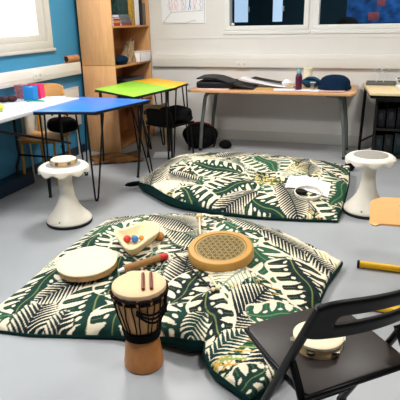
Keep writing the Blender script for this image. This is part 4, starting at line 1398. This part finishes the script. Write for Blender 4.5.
for i, x in enumerate((.02, .10)):
    tag(MB().tube([(0, 0, 0), (.02, -.01, .09), (-.03, -.012, .15), (.03, -.012, .19), (.06, -.01, .15)], .0045, 8).build('white_cable', 'paper', None, (x, 6.27, .773 + .019 * 0)), ('white bent cable standing behind the grey tray', 'white bent cable rising at the right end of the grey tray')[i], 'cable', 'white cables behind the grey tray')
pc = empty('cable_bundle', (.315, 6.08, .7725), 'tangle of pale blue and white cables at the right on the beige desk', 'cable')
rq = random.Random(5)
for m in ('book_blue', 'paper', 'teal_cloth', 'paper'):
    pts = [(rq.uniform(-.10, .12), rq.uniform(-.10, .10), .006 + .012 * i) for i in range(9)]
    sm2 = []
    for i in range(len(pts) - 2):
        sm2 += [Vector(q) for q in arc((Vector(pts[i]) + Vector(pts[i + 1])) / 2, pts[i + 1], (Vector(pts[i + 1]) + Vector(pts[i + 2])) / 2, 5)][:-1]
    MB().tube(sm2, .005, 6).build('cable', m, pc)
tag(MB().box(-.12, .12, -.09, .09, 0, .03, .004).build('paper_stack', 'paper', None, (.36, 5.86, .7725), .2), 'white paper stack at the right edge of the beige desk', 'paper')

# dark cabinet below it
ck = empty('black_cabinet', (.60, 6.02, 0), 'low black cabinet with dark folders under the beige desk', 'cabinet')
for a in ((-.56, -.53, .0, .66), (.50, .53, .0, .66)):
    MB().box(a[0], a[1], -.20, .20, a[2], a[3], .003).build('side_panel', 'cabinet_black', ck)
for z in (.05, .34, .66):
    MB().box(-.53, .50, -.20, .20, z - .025, z, .003).build('shelf', 'cabinet_black', ck)
MB().box(-.53, .50, .18, .20, .05, .64).build('back_panel', 'cabinet_black', ck)
g = 'dark folders in the black cabinet'
for r_i, zz in enumerate((.0505, .3405)):
    for i in range(9):
        m = ('teal_dark', 'cabinet_black', 'teal_dark', 'teal_dark', 'navy_dark', 'cabinet_black', 'navy_dark', 'teal_dark', 'cabinet_black')[(i + 4 * r_i) % 9]
        x = .60 - .49 + .105 * i
        t = empty('ring_binder', (x, 6.00, zz), 'dark ring binder on the %s shelf of the black cabinet, %s from its left end' % (('lower', 'upper')[r_i], ('first', 'second', 'third', 'fourth', 'fifth', 'sixth', 'seventh', 'eighth', 'ninth')[i]), 'binder', group=g)
        hh = .20 + .03 * ((i * 7) % 3) / 2
        MB().box(-.045, .045, -.13, .12, 0, hh, .004).build('binder_cover', m, t)
        MB().box(-.02, .02, -.1315, -.13, hh * .45, hh * .8).build('spine_label', 'dark_box', t)

# small round black things and pale scrap between the desks
for i, (x, y, r, l) in enumerate(((-.19, 5.70, .042, 'small black foam ball at the right foot of the beech desk'), (-.155, 5.25, .052, 'black foam ball behind the rear cushion corner'))):
    tag(MB().ball((0, 0, 0), r, noise=.07, seed=60 + i).build('foam_ball', 'black_cloth', None, (x, y, r - .002)), l, 'ball', 'black foam balls on the floor')
sc2 = MB().sheet(lambda u, v: (-.13 + .26 * u, -.05 + .10 * v, .01 + .09 * u ** 1.5 + .01 * math.sin(3 * v)), 12, 6, .004)
tag(sc2.build('paper_scrap', 'paper', None, (-.03, 5.98, 0)), 'pale bent paper scrap on the floor under the beige desk', 'paper')

# ------------------------------------------------------------------ things on the floor under the tables
kc = empty('black_chair', (-2.19, 5.26, 0), 'black plastic chair pushed under the lime green and yellow tables', 'chair', rz=-.35)
MB().sheet(lambda u, v: ((2 * u - 1) * (.20 - .015 * v), -.12 - .04 * v + .03 * (2 * u - 1) ** 2, .40 + .18 * v - .02 * (2 * u - 1) ** 4), 16, 10, .02).build('backrest', 'black_plastic', kc)
MB().sheet(lambda u, v: ((2 * u - 1) * .20, -.12 + .38 * v, .40 + .01 * (2 * u - 1) ** 2), 12, 12, .02).build('seat', 'black_plastic', kc)
for sx in (-1, 1):
    for sy, yy in ((-1, -.13), (1, .25)):
        MB().tube([(sx * .17, yy - sy * .03, .39), (sx * .19, yy, .0)], .011, 10).build('leg', 'black_metal', kc)
bk = empty('backpack', (-1.98, 5.84, 0), 'black backpack with a dark red top on the floor beside the beech desk', 'backpack', rz=.2)
MB().ball((0, 0, .155), .19, 1.2, .75, .84, noise=.08, seed=71, seg=30).build('bag_body', 'black_cloth', bk)
MB().ball((0, -.10, .10), .10, 1.1, .55, .75, noise=.05, seed=72, seg=22).build('front_pocket', 'black_cloth', bk)
MB().tube(arc((-.12, -.02, .285), (.0, .0, .335), (.13, -.02, .278), 10), .016, 8).build('top_trim', 'dark_red', bk)
MB().tube(arc((.14, -.08, .27), (.24, -.13, .15), (.17, -.10, .03), 10), .013, 8).build('strap', 'black_cloth', bk)
tag(MB().ball((0, 0, 0), .075, 1.1, .8, .7, noise=.08, seed=73, seg=22).build('shoe_bag', 'black_cloth', None, (-1.66, 5.86, .050)), 'small black pouch on the floor right of the backpack', 'pouch')
tag(MB().box(-.10, .10, -.14, .14, 0, .002).build('paper_sheet', 'paper', None, (-2.30, 5.37, 0), .3), 'white paper sheet lying on the floor under the lime green table', 'paper')
tag(MB().sheet(lambda u, v: (-.28 + .56 * u + .03 * math.sin(7 * v), -.22 + .44 * v, .008 + .02 * abs(math.sin(5 * u + 3 * v))), 26, 22, .006).build('cloth_rug', 'rug', None, (-2.74, 5.06, 0), .5), 'crumpled brown patterned cloth on the floor under the lime green table', 'cloth')
cr = empty('small_wooden_chair', (-2.50, 5.60, 0), 'small pale wooden chair behind the lime green table', 'chair', rz=.3)
for zz in (.36, .48):
    MB().box(-.16, .16, -.012, .012, zz, zz + .07, .004).build('back_slat', 'pale_wood', cr)
for x in (-.15, .15):
    MB().tube([(x, 0, .0), (x, .0, .57)], .014, 8).build('leg', 'pale_wood', cr)
    MB().tube([(x, .26, .0), (x, .26, .30)], .014, 8).build('leg', 'pale_wood', cr)
MB().box(-.165, .165, -.01, .28, .30, .318, .004).build('seat', 'pale_wood', cr)
tag(MB().ball((0, 0, 0), .17, 1.2, .9, .52, noise=.22, seed=91, seg=30).build('folded_coat', 'black_cloth', None, (-2.12, 5.36, .405 + .082)), 'black coat heaped on the seat of the black plastic chair', 'coat')
